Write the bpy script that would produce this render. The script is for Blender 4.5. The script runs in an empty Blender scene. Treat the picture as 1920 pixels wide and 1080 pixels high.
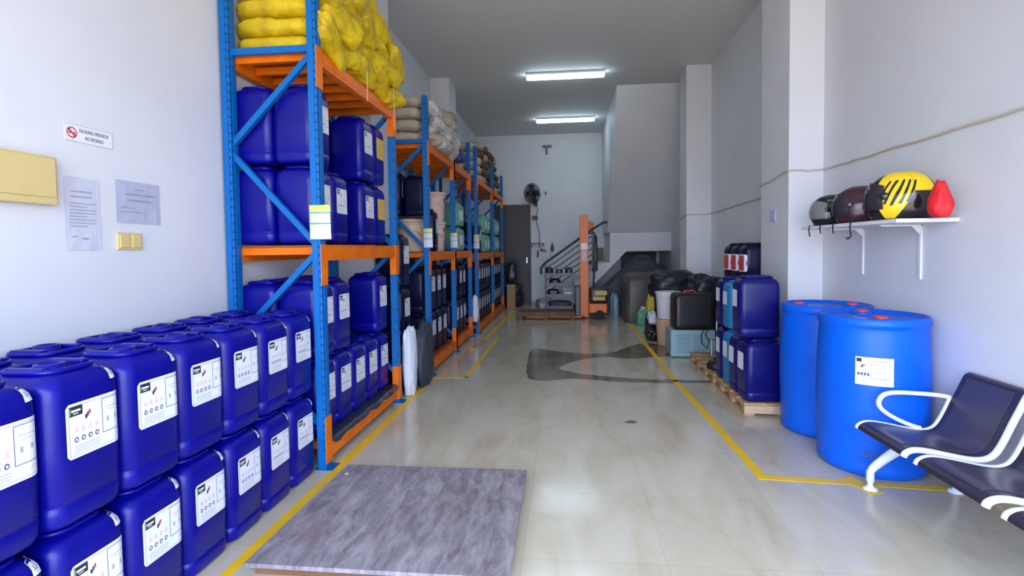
import bpy, bmesh, math, random
from math import pi, sin, cos, atan, sqrt, radians
from mathutils import Matrix, Vector, noise
random.seed(7)
SC = bpy.context.scene
COL = SC.collection

# ------------------------------------------------------------ camera, world, lights, exposure
F = 970.0
PY = 504.0
cam_d = bpy.data.cameras.new('camera')
cam = bpy.data.objects.new('camera', cam_d)
COL.objects.link(cam)
cam_d.sensor_width = 36.0
cam_d.lens = F / 1920.0 * 36.0
cam_d.shift_y = (PY - 540.0) / 1920.0
cam_d.clip_start = 0.05
cam.matrix_world = (Matrix.Translation((0, 0, 1.35)) @ Matrix.Rotation(atan(100.5 / F), 4, 'Z')
                    @ Matrix.Rotation(pi / 2 - atan(37.5 / F), 4, 'X') @ Matrix.Rotation(-0.0126, 4, 'Z'))
SC.camera = cam

w = bpy.data.worlds.new('daylight')
SC.world = w
w.use_nodes = True
nt = w.node_tree
bg = nt.nodes['Background']
tc = nt.nodes.new('ShaderNodeTexCoord')
sp = nt.nodes.new('ShaderNodeSeparateXYZ')
rp = nt.nodes.new('ShaderNodeValToRGB')
nt.links.new(tc.outputs['Generated'], sp.inputs[0])
mm = nt.nodes.new('ShaderNodeMapRange')
mm.inputs[1].default_value = -1
mm.inputs[2].default_value = 1
nt.links.new(sp.outputs['Z'], mm.inputs[0])
nt.links.new(mm.outputs[0], rp.inputs[0])
rp.color_ramp.elements[0].position = 0.44
rp.color_ramp.elements[0].color = (0.58, 0.52, 0.47, 1)
rp.color_ramp.elements[1].position = 0.54
rp.color_ramp.elements[1].color = (0.80, 0.94, 1.25, 1)
nt.links.new(rp.outputs[0], bg.inputs[0])
bg.inputs[1].default_value = 8.6

pl = bpy.data.lights.new('doorway_portal', 'AREA')
pl.shape = 'RECTANGLE'
pl.size = 4.28
pl.size_y = 3.0
pl.cycles.is_portal = True
po = bpy.data.objects.new('doorway_portal', pl)
COL.objects.link(po)
po.location = (0.04, -0.9, 1.5)
po.rotation_euler = (pi / 2, 0, 0)

SC.view_settings.view_transform = 'Standard'
SC.view_settings.look = 'None'
SC.view_settings.gamma = 1
SC.view_settings.use_curve_mapping = False
SC.view_settings.exposure = 0.10
TUBE = 15.0

# ------------------------------------------------------------ materials
def mat(name, col, rough=0.5, metal=0.0, spec=0.5, var=0.0, vscale=4.0, bump=0.0, bscale=30.0, emit=None, alpha=None,
        var2=None, stretch=None):
    m = bpy.data.materials.new(name)
    m.use_nodes = True
    n = m.node_tree
    b = n.nodes['Principled BSDF']
    c = (col[0], col[1], col[2], 1)
    b.inputs['Base Color'].default_value = c
    b.inputs['Roughness'].default_value = rough
    b.inputs['Metallic'].default_value = metal
    b.inputs['Specular IOR Level'].default_value = spec
    if var or bump:
        t = n.nodes.new('ShaderNodeTexCoord')
        mp = n.nodes.new('ShaderNodeMapping')
        n.links.new(t.outputs['Object'], mp.inputs[0])
        if stretch:
            mp.inputs['Scale'].default_value = stretch
    if var:
        nz = n.nodes.new('ShaderNodeTexNoise')
        nz.inputs['Scale'].default_value = vscale
        nz.inputs['Detail'].default_value = 6
        n.links.new(mp.outputs[0], nz.inputs['Vector'])
        r = n.nodes.new('ShaderNodeValToRGB')
        r.color_ramp.elements[0].position = 0.3
        r.color_ramp.elements[1].position = 0.7
        k = 1 - var
        r.color_ramp.elements[0].color = (col[0] * k, col[1] * k, col[2] * k, 1)
        r.color_ramp.elements[1].color = (*(var2 or col), 1)
        n.links.new(nz.outputs[0], r.inputs[0])
        n.links.new(r.outputs[0], b.inputs['Base Color'])
    if bump:
        nb = n.nodes.new('ShaderNodeTexNoise')
        nb.inputs['Scale'].default_value = bscale
        nb.inputs['Detail'].default_value = 5
        n.links.new(mp.outputs[0], nb.inputs['Vector'])
        bp = n.nodes.new('ShaderNodeBump')
        bp.inputs['Strength'].default_value = bump
        bp.inputs['Distance'].default_value = 0.01
        n.links.new(nb.outputs[0], bp.inputs['Height'])
        n.links.new(bp.outputs[0], b.inputs['Normal'])
    if emit:
        b.inputs['Emission Color'].default_value = (*emit[:3], 1)
        b.inputs['Emission Strength'].default_value = emit[3]
    if alpha is not None:
        b.inputs['Alpha'].default_value = alpha
    return m

M = {}
def D(name, *a, **k):
    M[name] = mat(name, *a, **k)
D('wall_paint', (0.69, 0.70, 0.74), 0.6, var=0.06, vscale=1.3, var2=(0.72, 0.725, 0.755), bump=0.05, bscale=8)
D('ceiling_paint', (0.70, 0.70, 0.69), 0.7, var=0.03, vscale=1.0)
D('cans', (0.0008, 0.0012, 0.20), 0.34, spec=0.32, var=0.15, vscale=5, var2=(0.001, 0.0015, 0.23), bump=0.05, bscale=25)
D('cans_dark_shaded', (0.002, 0.003, 0.032), 0.4, spec=0.3, var=0.1, vscale=5)  # navy copy darkened to stand in for far-rack shade; also black cans
D('cans_indigo', (0.004, 0.004, 0.12), 0.35, spec=0.35, var=0.12, vscale=5)
D('cans_black', (0.010, 0.011, 0.025), 0.35)
D('cans_green', (0.15, 0.44, 0.30), 0.4, var=0.15, vscale=6)
D('cans_sky', (0.01, 0.22, 0.50), 0.4, var=0.1)
D('drum_blue', (0.0, 0.105, 0.68), 0.4, spec=0.3, var=0.10, vscale=3, var2=(0.0, 0.12, 0.74), bump=0.04, bscale=12)
D('rack_blue', (0.0, 0.13, 0.43), 0.42, spec=0.3, metal=0.0, var=0.12, vscale=8, bump=0.03)
D('rack_orange', (0.80, 0.15, 0.0), 0.45, spec=0.3, var=0.15, vscale=7, var2=(0.88, 0.19, 0.001))
D('hole', (0.005, 0.01, 0.03), 0.9)
D('paper', (0.60, 0.61, 0.70), 0.55, var=0.05, vscale=10)
D('sticker', (0.78, 0.80, 0.86), 0.4)
D('sticker_yellow', (0.75, 0.50, 0.03), 0.45)
D('ink', (0.02, 0.02, 0.03), 0.5)
D('ink_blue', (0.06, 0.09, 0.25), 0.5)
D('ink_grey', (0.36, 0.38, 0.46), 0.5)
D('ink_red', (0.70, 0.06, 0.07), 0.5)
D('ink_pink', (0.78, 0.50, 0.60), 0.5)
D('ink_green', (0.10, 0.38, 0.12), 0.5)
D('ink_lime', (0.65, 0.65, 0.05), 0.5)
D('tape_yellow', (0.92, 0.56, 0.002), 0.5, var=0.12, vscale=9)
D('sack_yellow', (0.62, 0.42, 0.002), 0.55, var=0.35, vscale=7, var2=(0.76, 0.55, 0.003), bump=0.9, bscale=16)
D('sack_beige', (0.50, 0.40, 0.30), 0.75, var=0.35, vscale=7, var2=(0.58, 0.50, 0.40), bump=0.6, bscale=24)
D('sack_white', (0.62, 0.60, 0.56), 0.7, var=0.5, vscale=8, var2=(0.70, 0.68, 0.66), bump=0.6, bscale=22)
D('sack_tan', (0.42, 0.30, 0.19), 0.75, var=0.35, vscale=7, var2=(0.48, 0.36, 0.24), bump=0.6, bscale=22)
D('sack_brown', (0.14, 0.075, 0.04), 0.75, var=0.5, vscale=7, bump=0.6, bscale=22)
D('sack_green', (0.02, 0.22, 0.09), 0.6, var=0.7, vscale=7, var2=(0.04, 0.30, 0.16), bump=0.6, bscale=22)
D('sack_blue', (0.02, 0.06, 0.22), 0.6, var=0.4, vscale=7, bump=0.5)
D('string', (0.75, 0.66, 0.45), 0.8)
D('deck', (0.30, 0.075, 0.02), 0.7, var=0.3, vscale=5)
D('black_sheet', (0.03, 0.035, 0.05), 0.28, var=0.3, bump=0.5, bscale=14)
D('pail_white', (0.72, 0.70, 0.74), 0.4)
D('pail_pink', (0.70, 0.50, 0.45), 0.4)
D('pail_peach', (0.62, 0.38, 0.25), 0.45)
D('pail_cream', (0.60, 0.46, 0.33), 0.45)
D('wood', (0.50, 0.27, 0.12), 0.7, var=0.4, vscale=5, var2=(0.66, 0.42, 0.22), stretch=(8, 1, 8), bump=0.2)
D('wood_pale', (0.60, 0.44, 0.28), 0.7, var=0.25, vscale=5, stretch=(1, 8, 8), bump=0.15)
D('wood_dark', (0.20, 0.09, 0.04), 0.7, var=0.4, vscale=5)
D('cardboard', (0.36, 0.22, 0.11), 0.8)
D('bag_black', (0.012, 0.013, 0.018), 0.38, bump=0.6, bscale=14)
D('bag_grey', (0.03, 0.04, 0.06), 0.6, bump=0.4, bscale=10)
D('bag_white', (0.70, 0.72, 0.82), 0.55, var=0.15, vscale=6, bump=0.4, bscale=8)
D('bag_yellow', (0.65, 0.55, 0.06), 0.55, bump=0.5, bscale=20)
D('plastic_black', (0.012, 0.012, 0.014), 0.4)
D('rubber', (0.015, 0.015, 0.016), 0.75)
D('steel', (0.55, 0.56, 0.58), 0.28, metal=1.0)
D('metal_grey', (0.10, 0.10, 0.115), 0.45, metal=0.3)
D('case_blue', (0.27, 0.42, 0.46), 0.45, var=0.08)
D('stacker_orange', (0.80, 0.17, 0.002), 0.4)
D('stacker_yellow', (0.60, 0.36, 0.02), 0.4)
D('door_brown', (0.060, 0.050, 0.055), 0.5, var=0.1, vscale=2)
D('rail_black', (0.012, 0.014, 0.02), 0.4)
D('stair_tile', (0.45, 0.42, 0.36), 0.5)
D('skirt_brown', (0.16, 0.12, 0.09), 0.5)
D('cover_brown', (0.10, 0.085, 0.065), 0.42, var=0.3, vscale=4, bump=0.5, bscale=7)
D('tarp_dark', (0.035, 0.035, 0.04), 0.55, var=0.3, vscale=3, bump=0.5, bscale=5)
D('bench_white', (0.78, 0.82, 0.88), 0.3)
D('bench_black', (0.030, 0.026, 0.045), 0.3)
D('shelf_white', (0.74, 0.74, 0.76), 0.5)
D('helmet_black', (0.010, 0.010, 0.014), 0.16)
D('helmet_maroon', (0.05, 0.012, 0.025), 0.18)
D('helmet_yellow', (0.83, 0.58, 0.01), 0.2)
D('helmet_green', (0.0, 0.28, 0.18), 0.3)
D('visor', (0.03, 0.025, 0.035), 0.07)
D('visor_clear', (0.5, 0.5, 0.52), 0.08, alpha=0.35)
D('red_cloth', (0.75, 0.012, 0.02), 0.6, var=0.2, vscale=10, bump=0.4)
D('red_cap', (0.70, 0.05, 0.06), 0.4)
D('cream_plastic', (0.66, 0.52, 0.22), 0.4)
D('box_yellow', (0.66, 0.52, 0.22), 0.45, var=0.04)
D('cable_beige', (0.55, 0.47, 0.34), 0.7)
D('tube_glow', (0.9, 0.95, 1), 0.4, emit=(0.62, 0.86, 1.0, TUBE))
D('fixture_white', (0.75, 0.76, 0.78), 0.4)
D('perforated', (0.028, 0.024, 0.045), 0.3)
D('text_grey', (0.11, 0.12, 0.16), 0.5)
D('sky_paper', (0.42, 0.48, 0.72), 0.5)
D('notice_lilac', (0.47, 0.48, 0.62), 0.5, var=0.06, vscale=12)
D('notice_ink', (0.30, 0.31, 0.42), 0.5)
D('bottle_pale', (0.22, 0.33, 0.42), 0.4)

# perforated seat: fine dot bump
def dots():
    m = M['perforated']
    n = m.node_tree
    b = n.nodes['Principled BSDF']
    t = n.nodes.new('ShaderNodeTexCoord')
    v = n.nodes.new('ShaderNodeTexVoronoi')
    v.inputs['Scale'].default_value = 120
    v.inputs['Randomness'].default_value = 0.0
    n.links.new(t.outputs['Object'], v.inputs['Vector'])
    r = n.nodes.new('ShaderNodeValToRGB')
    r.color_ramp.elements[0].position = 0.25
    r.color_ramp.elements[0].color = (0.075, 0.062, 0.095, 1)
    r.color_ramp.elements[1].position = 0.38
    r.color_ramp.elements[1].color = (0.05, 0.042, 0.068, 1)
    n.links.new(v.outputs['Distance'], r.inputs[0])
    n.links.new(r.outputs[0], b.inputs['Base Color'])
dots()

# polished marble-look floor tiles
def floor_mat():
    m = bpy.data.materials.new('floor_tile')
    m.use_nodes = True
    n = m.node_tree
    L = n.links
    b = n.nodes['Principled BSDF']
    t = n.nodes.new('ShaderNodeTexCoord')
    mp = n.nodes.new('ShaderNodeMapping')
    mp.inputs['Location'].default_value = (0.20, 0.28, 0)
    L.new(t.outputs['Object'], mp.inputs[0])
    br = n.nodes.new('ShaderNodeTexBrick')
    br.offset = 0
    br.inputs['Scale'].default_value = 1.0
    br.inputs['Mortar Size'].default_value = 0.0022
    br.inputs['Mortar Smooth'].default_value = 0.3
    br.inputs['Brick Width'].default_value = 0.62
    br.inputs['Row Height'].default_value = 0.62
    br.inputs['Color1'].default_value = (0.96, 0.96, 0.96, 1)
    br.inputs['Color2'].default_value = (1, 1, 1, 1)
    br.inputs['Mortar'].default_value = (0.84, 0.80, 0.74, 1)
    L.new(mp.outputs[0], br.inputs['Vector'])
    mp2 = n.nodes.new('ShaderNodeMapping')
    mp2.inputs['Rotation'].default_value = (0, 0, 0.5)
    mp2.inputs['Scale'].default_value = (2.2, 0.8, 1)
    L.new(t.outputs['Object'], mp2.inputs[0])
    nz = n.nodes.new('ShaderNodeTexNoise')
    nz.inputs['Scale'].default_value = 1.6
    nz.inputs['Detail'].default_value = 8
    nz.inputs['Roughness'].default_value = 0.6
    nz.inputs['Distortion'].default_value = 0.9
    L.new(mp2.outputs[0], nz.inputs['Vector'])
    r = n.nodes.new('ShaderNodeValToRGB')
    e = r.color_ramp.elements
    e[0].position = 0.33
    e[0].color = (0.51, 0.435, 0.31, 1)
    e[1].position = 0.60
    e[1].color = (0.595, 0.55, 0.44, 1)
    x = e.new(0.47)
    x.color = (0.56, 0.505, 0.385, 1)
    L.new(nz.outputs[0], r.inputs[0])
    mx = n.nodes.new('ShaderNodeMix')
    mx.data_type = 'RGBA'
    mx.blend_type = 'MULTIPLY'
    mx.inputs[0].default_value = 1
    L.new(r.outputs[0], mx.inputs[6])
    L.new(br.outputs['Color'], mx.inputs[7])
    L.new(mx.outputs[2], b.inputs['Base Color'])
    n2 = n.nodes.new('ShaderNodeTexNoise')
    n2.inputs['Scale'].default_value = 5
    n2.inputs['Detail'].default_value = 5
    L.new(t.outputs['Object'], n2.inputs['Vector'])
    mr = n.nodes.new('ShaderNodeMapRange')
    mr.inputs[3].default_value = 0.07
    mr.inputs[4].default_value = 0.22
    L.new(n2.outputs[0], mr.inputs[0])
    L.new(mr.outputs[0], b.inputs['Roughness'])
    b.inputs['Specular IOR Level'].default_value = 0.5
    return m
M['floor_tile'] = floor_mat()

def stain_mat():
    m = mat('stain', (0.16, 0.125, 0.085), 0.12, var=0.25, vscale=3, var2=(0.22, 0.175, 0.12))
    return m
M['stain'] = stain_mat()

def board_mat():
    m = bpy.data.materials.new('worn_board')
    m.use_nodes = True
    n = m.node_tree
    L = n.links
    b = n.nodes['Principled BSDF']
    t = n.nodes.new('ShaderNodeTexCoord')
    mp = n.nodes.new('ShaderNodeMapping')
    mp.inputs['Scale'].default_value = (5.5, 1.6, 1)
    mp.inputs['Rotation'].default_value = (0, 0, -0.2)
    L.new(t.outputs['Object'], mp.inputs[0])
    nz = n.nodes.new('ShaderNodeTexNoise')
    nz.inputs['Scale'].default_value = 3.0
    nz.inputs['Detail'].default_value = 10
    nz.inputs['Roughness'].default_value = 0.72
    nz.inputs['Distortion'].default_value = 0.6
    L.new(mp.outputs[0], nz.inputs['Vector'])
    r = n.nodes.new('ShaderNodeValToRGB')
    e = r.color_ramp.elements
    e[0].position = 0.30
    e[0].color = (0.10, 0.085, 0.10, 1)
    e[1].position = 0.72
    e[1].color = (0.42, 0.38, 0.40, 1)
    x = e.new(0.5)
    x.color = (0.235, 0.21, 0.235, 1)
    L.new(nz.outputs[0], r.inputs[0])
    n3 = n.nodes.new('ShaderNodeTexNoise')
    n3.inputs['Scale'].default_value = 2.2
    n3.inputs['Detail'].default_value = 3
    L.new(t.outputs['Object'], n3.inputs['Vector'])
    r3 = n.nodes.new('ShaderNodeValToRGB')
    r3.color_ramp.elements[0].position = 0.58
    r3.color_ramp.elements[0].color = (0, 0, 0, 1)
    r3.color_ramp.elements[1].position = 0.75
    r3.color_ramp.elements[1].color = (0.7, 0.7, 0.7, 1)
    L.new(n3.outputs[0], r3.inputs[0])
    mx = n.nodes.new('ShaderNodeMix')
    mx.data_type = 'RGBA'
    L.new(r3.outputs[0], mx.inputs[0])
    L.new(r.outputs[0], mx.inputs[6])
    mx.inputs[7].default_value = (0.27, 0.17, 0.15, 1)
    L.new(mx.outputs[2], b.inputs['Base Color'])
    bp = n.nodes.new('ShaderNodeBump')
    bp.inputs['Strength'].default_value = 0.4
    bp.inputs['Distance'].default_value = 0.004
    L.new(nz.outputs[0], bp.inputs['Height'])
    L.new(bp.outputs[0], b.inputs['Normal'])
    b.inputs['Roughness'].default_value = 0.6
    return m
M['worn_board'] = board_mat()

# ------------------------------------------------------------ mesh helpers
class MB:
    def __init__(s):
        s.v = []
        s.f = []
        s.m = []
        s.mats = []
        s.sm = []
    def mi(s, m):
        if m not in s.mats:
            s.mats.append(m)
        return s.mats.index(m)
    def add(s, vs, fs, m, smooth=False, T=None):
        o = len(s.v)
        k = s.mi(m)
        for p in vs:
            p = Vector(p)
            s.v.append(tuple(T @ p) if T else tuple(p))
        for f in fs:
            s.f.append([i + o for i in f])
            s.m.append(k)
            s.sm.append(smooth)
        return s
    def box(s, x0, x1, y0, y1, z0, z1, m, bev=0.0, T=None):
        if bev:
            bm = bmesh.new()
            bmesh.ops.create_cube(bm, size=1)
            for v in bm.verts:
                v.co = ((x0 + x1) / 2 + v.co.x * (x1 - x0), (y0 + y1) / 2 + v.co.y * (y1 - y0), (z0 + z1) / 2 + v.co.z * (z1 - z0))
            bmesh.ops.bevel(bm, geom=bm.edges[:], offset=bev, segments=2, profile=0.6, affect='EDGES')
            vs = [v.co.copy() for v in bm.verts]
            fs = [[v.index for v in f.verts] for f in bm.faces]
            bm.free()
            return s.add(vs, fs, m, False, T)
        vs = [(x, y, z) for z in (z0, z1) for y in (y0, y1) for x in (x0, x1)]
        return s.add(vs, [(0, 2, 3, 1), (4, 5, 7, 6), (0, 1, 5, 4), (2, 6, 7, 3), (0, 4, 6, 2), (1, 3, 7, 5)], m, False, T)
    def loft(s, rings, m, caps=True, closed=True, smooth=True, T=None):
        n = len(rings[0])
        vs = [p for r in rings for p in r]
        fs = []
        for a in range(len(rings) - 1):
            for i in range(n if closed else n - 1):
                j = (i + 1) % n
                fs.append((a * n + i, a * n + j, (a + 1) * n + j, (a + 1) * n + i))
        s.add(vs, fs, m, smooth, T)
        if caps:
            s.add(rings[0], [list(range(n))[::-1]], m, False, T)
            s.add(rings[-1], [list(range(n))], m, False, T)
        return s
    def lathe(s, prof, m, n=32, T=None, caps=True, smooth=True):
        return s.loft([[(r * cos(2 * pi * i / n), r * sin(2 * pi * i / n), z) for i in range(n)] for r, z in prof], m, caps, True, smooth, T)
    def tube(s, pts, r, m, n=8, caps=True, closed=False, T=None):
        pts = [Vector(p) for p in pts]
        rings = []
        up = None
        N = len(pts)
        for i, p in enumerate(pts):
            if closed:
                t = (pts[(i + 1) % N] - pts[i - 1]).normalized()
            else:
                t = (pts[min(i + 1, N - 1)] - pts[max(i - 1, 0)]).normalized()
            if up is None:
                up = Vector((0, 0, 1)) if abs(t.z) < 0.9 else Vector((1, 0, 0))
            a = t.cross(up)
            if a.length < 1e-6:
                a = t.orthogonal()
            a.normalize()
            bb = a.cross(t).normalized()
            up = bb
            rr = r[i] if isinstance(r, (list, tuple)) and len(r) == N and not isinstance(r, tuple) else r
            rx, ry = rr if isinstance(rr, tuple) else (rr, rr)
            rings.append([p + a * (rx * cos(2 * pi * k / n)) + bb * (ry * sin(2 * pi * k / n)) for k in range(n)])
        if closed:
            rings.append(rings[0])
        return s.loft(rings, m, caps and not closed, True, True, T)
    def quad(s, a, b, c, d, m, T=None):
        return s.add([a, b, c, d], [(0, 1, 2, 3)], m, False, T)
    def prism(s, poly, axis, a, b, m, T=None):
        """poly: 2-D points in the two other axes (in x,y,z order); extruded along axis from a to b"""
        def P(u, v, k):
            return (k, u, v) if axis == 'x' else (u, k, v) if axis == 'y' else (u, v, k)
        n = len(poly)
        vs = [P(u, v, a) for u, v in poly] + [P(u, v, b) for u, v in poly]
        fs = [list(range(n)), list(range(n, 2 * n))[::-1]] + [(i, i + n, (i + 1) % n + n, (i + 1) % n) for i in range(n)]
        return s.add(vs, fs, m, False, T)
    def build(s, name, parent=None, loc=None, rot=None, fix=True):
        me = bpy.data.meshes.new(name)
        me.from_pydata(s.v, [], s.f)
        for k in s.mats:
            me.materials.append(M[k])
        for p, k, q in zip(me.polygons, s.m, s.sm):
            p.material_index = k
            p.use_smooth = q
        me.update()
        if fix:
            bm = bmesh.new()
            bm.from_mesh(me)
            bmesh.ops.recalc_face_normals(bm, faces=bm.faces[:])
            bm.to_mesh(me)
            bm.free()
        o = bpy.data.objects.new(name, me)
        COL.objects.link(o)
        if parent:
            o.parent = parent
        if loc:
            o.location = loc
        if rot:
            o.rotation_euler = rot
        return o

def rrect(hx, hy, r, z, n=8, cx=0, cy=0):
    out = []
    r = min(r, hx, hy)
    for q, (sx, sy) in enumerate(((1, 1), (-1, 1), (-1, -1), (1, -1))):
        for k in range(n + 1):
            a = q * pi / 2 + k * pi / 2 / n
            out.append((cx + sx * (hx - r) + r * cos(a), cy + sy * (hy - r) + r * sin(a), z))
    return out

def tag(o, label=None, cat=None, group=None, kind=None):
    if label:
        n = len(label.split())
        assert label == "x" or 4 <= n <= 16, (n, label)
        o['label'] = label
    if cat:
        o['category'] = cat
    if group:
        o['group'] = group
    if kind:
        o['kind'] = kind
    return o

def thing(name, loc, label, cat, group=None, rz=0):
    o = bpy.data.objects.new(name, None)
    o.empty_display_size = 0.1
    COL.objects.link(o)
    o.location = loc
    o.rotation_euler = (0, 0, rz)
    return tag(o, label, cat, group)

def struct(o):
    o['kind'] = 'structure'
    return o

KIDS = {}
def copy_tree(root, loc, label, rz=None, group=None, skip=(), scale=None):
    def cp(o, par):
        c = o.copy()
        COL.objects.link(c)
        c.parent = par
        for ch in KIDS.get(o.name) or o.children:
            if ch.name.split('.')[0] not in skip:
                cp(ch, c)
        return c
    r = cp(root, None)
    r.location = loc
    if rz is not None:
        r.rotation_euler = (0, 0, rz)
    if scale:
        r.scale = scale
    r['label'] = label
    n = len(label.split())
    assert label == 'x' or 4 <= n <= 16, (n, label)
    if group:
        r['group'] = group
    elif 'group' in r:
        del r['group']
    return r

def text_mesh(body, size, name='lettering', m='ink'):
    cu = bpy.data.curves.new(name, 'FONT')
    cu.body = body
    cu.size = size
    cu.align_x = 'CENTER'
    cu.align_y = 'CENTER'
    cu.extrude = 0.0004
    t = bpy.data.objects.new(name, cu)
    COL.objects.link(t)
    bpy.context.view_layer.update()
    me = bpy.data.meshes.new_from_object(t.evaluated_get(bpy.context.evaluated_depsgraph_get()))
    bpy.data.objects.remove(t)
    me.materials.clear()
    me.materials.append(M[m])
    me.name = name
    o = bpy.data.objects.new(name, me)
    COL.objects.link(o)
    return o

# ------------------------------------------------------------ the room
XL, XR, YB, YF, ZC = -2.10, 2.18, 12.4, -0.9, 4.05
struct(MB().box(XL - .2, XR + .2, YF - 1.5, YB + .2, -0.12, 0, 'floor_tile').build('floor'))
struct(MB().box(XL - .2, XR + .2, YF, YB + .2, ZC, ZC + .15, 'ceiling_paint').build('ceiling'))
struct(MB().box(XL - .2, XL, YF, YB + .2, 0, ZC, 'wall_paint').build('wall_left'))
struct(MB().box(XR, XR + .2, YF, YB + .2, 0, ZC, 'wall_paint').build('wall_right'))
struct(MB().box(XL, XR, YB, YB + .2, 0, ZC, 'wall_paint').build('wall_back'))
struct(MB().box(XL, XR, YF, YF + .15, 3.0, ZC, 'wall_paint').build('wall_front'))
def column(n, x0, x1, y0, y1):
    struct(MB().box(x0, x1, y0, y1, 0, ZC, 'wall_paint').build(n))
column('trim_1', 1.90, XR, 4.66, 5.28)
column('trim_2', 1.82, XR, 8.05, 8.50)
column('trim_3', XL, -1.80, 4.72, 5.28)
column('trim_4', XL, -1.80, 8.10, 8.60)
struct(MB().box(XR - .012, XR, YF, 4.66, 0, .075, 'wood_pale').build('baseboard_right'))
struct(MB().box(XL, XR, YB - .012, YB, 0, .08, 'stair_tile').build('baseboard_back'))

# staircase (fixed): lower flight along the back wall, landing, upper flight coming forward
YS = 11.0
poly = [(-0.55, 0)]
x, z = -0.55, 0.0
k = 0
steps = []
while z < 1.72:
    z += 0.172
    poly.append((x, z))
    x += 0.245
    poly.append((x, z))
    steps.append((x - .245, z))
poly = [p for p in poly if p[0] < .93]
poly += [(.93, poly[-1][1]), (.93, 1.66), (XR - .002, 1.66), (XR - .002, 1.27), (1.27, 1.27), (0.02, 0.0)]
st = MB().prism(poly, 'y', YS, YB - .013, 'wall_paint').build('wall_stair')
struct(st)
sk = MB()
for (sx, sz) in steps:
    if sx < .70:
        sk.box(sx - .008, sx, YS + .3, YB - .02, sz - .172, sz, 'stair_tile')
        sk.box(sx - .02, sx + .245, YS - .008, YB - .02, sz, sz + .012, 'stair_tile')
sk.box(.74, .90, YB - .03, YB - .014, 1.05, 1.35, 'skirt_brown')
sk.box(.50, .74, YB - .03, YB - .014, .95, 1.05, 'skirt_brown')
struct(sk.build('trim_5'))
up = MB().prism([(8.87, ZC), (YS, 1.665), (YB - .013, 1.665), (YB - .013, ZC)], 'x', 0.88, XR - .002, 'wall_paint').build('wall_stair_soffit')
struct(up)

# stair railing
rail = thing('stair_railing', (-0.5, YS + .03, 0), 'black metal stair railing with slanting bars rising along the back staircase', 'railing')
def rp_(x, dz):
    return (x, 0, 0.99 + (x) * 0.70 + dz)
r_ = MB()
r_.tube([(-.02, 0, .80), (-.02, 0, .93), rp_(.06, 0), rp_(1.12, 0), (1.3, 0, 1.88), (1.38, 0, 1.88)], .024, 'rail_black')
r_.build('handrail', rail)
for q in range(1, 6):
    MB().tube([rp_(.08, -.13 * q), rp_(1.07, -.13 * q)], .011, 'rail_black', 6).build('rail_bar', rail)
for px_, zt in ((.08, None), (1.07, None)):
    MB().box(px_ - .016, px_ + .016, -.016, .016, max(0.0, .7 * (px_) - .02), rp_(px_, 0)[2], 'rail_black').build('post', rail)

# back door (dark slab, ajar frame)
d = struct(MB().box(-1.62, -0.86, YB - .06, YB - .001, .01, 2.33, 'door_brown', .006).build('door_1'))
MB().box(-.93, -.90, YB - .10, YB - .06, 1.0, 1.14, 'steel', .005).build('door_handle', d)
f = MB()
f.box(-1.70, -1.62, YB - .07, YB - .001, 0, 2.40, 'door_brown')
f.box(-.86, -.82, YB - .07, YB - .001, 0, 2.40, 'door_brown')
f.box(-1.62, -.86, YB - .07, YB - .001, 2.33, 2.40, 'door_brown')
f.build('door_frame', d)

d2 = struct(MB().box(1.30, 2.10, YB - .05, YB - .001, .01, 1.24, 'door_brown', .006).build('recess_dark_slab'))  # dark slab added to darken the recess under the stairs
MB().box(1.36, 1.39, YB - .085, YB - .05, .62, .74, 'steel', .005).build('door_handle', d2)  # handle invented along with the dark slab
# ceiling lights
def ceiling_light(x, y, label):
    t = thing('ceiling_light', (x, y, ZC), label, 'light', 'ceiling tube lights')
    MB().box(-.60, .60, -.085, .085, -.035, -.001, 'fixture_white', .008).build('housing', t)
    rings = []
    for xx, k in ((-.60, .3), (-.595, .8), (-.58, 1), (.58, 1), (.595, .8), (.60, .3)):
        rings.append([(xx, .078 * k * cos(a), -.035 - .055 * k * sin(a)) for a in [pi * i / 10 for i in range(11)]])
    MB().loft(rings, 'tube_glow', True, True).build('diffuser', t)
ceiling_light(0.02, 8.13, 'lit white tube light on the ceiling, the nearer and larger one')
ceiling_light(0.02, 10.9, 'lit white tube light on the ceiling, the farther one by the staircase')

# ------------------------------------------------------------ floor markings, stain, board
def strip(name, pts, wd, m, z, label, cat, group=None):
    mb = MB()
    for (a, b) in zip(pts, pts[1:]):
        a = Vector((a[0], a[1], 0))
        b = Vector((b[0], b[1], 0))
        t = (b - a).normalized()
        nn = Vector((-t.y, t.x, 0)) * wd / 2
        e = t * wd / 2
        vs = [a - e + nn, a - e - nn, b + e - nn, b + e + nn]
        mb.add([(p.x, p.y, zz) for zz in (0.0002, z) for p in vs], [(0, 1, 2, 3), (4, 5, 6, 7), (0, 1, 5, 4), (1, 2, 6, 5), (2, 3, 7, 6), (3, 0, 4, 7)], m)
    return tag(mb.build(name), label, cat, group)
TG = 'yellow floor marking tapes'
strip('floor_tape', [(-1.44, 0.2), (-1.40, 5.30)], .05, 'tape_yellow', .0012, 'long yellow floor tape line running beside the left jerrycan stack and rack', 'tape', TG)
strip('floor_tape', [(-1.40, 5.30), (-1.05, 5.33), (-1.03, 7.82)], .045, 'tape_yellow', .0016, 'L-shaped yellow floor tape turning out into the aisle by the second rack', 'tape', TG)
strip('floor_tape', [(-1.20, 7.6), (-1.13, 11.0)], .05, 'tape_yellow', .0012, 'faded yellow floor tape beside the farthest rack', 'tape', TG)
strip('floor_tape', [(-1.24, 6.82), (-1.24, 6.88)], .10, 'ink_lime', .0012, 'short pale yellow tape patch on the floor beside the second rack', 'tape', TG)
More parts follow.
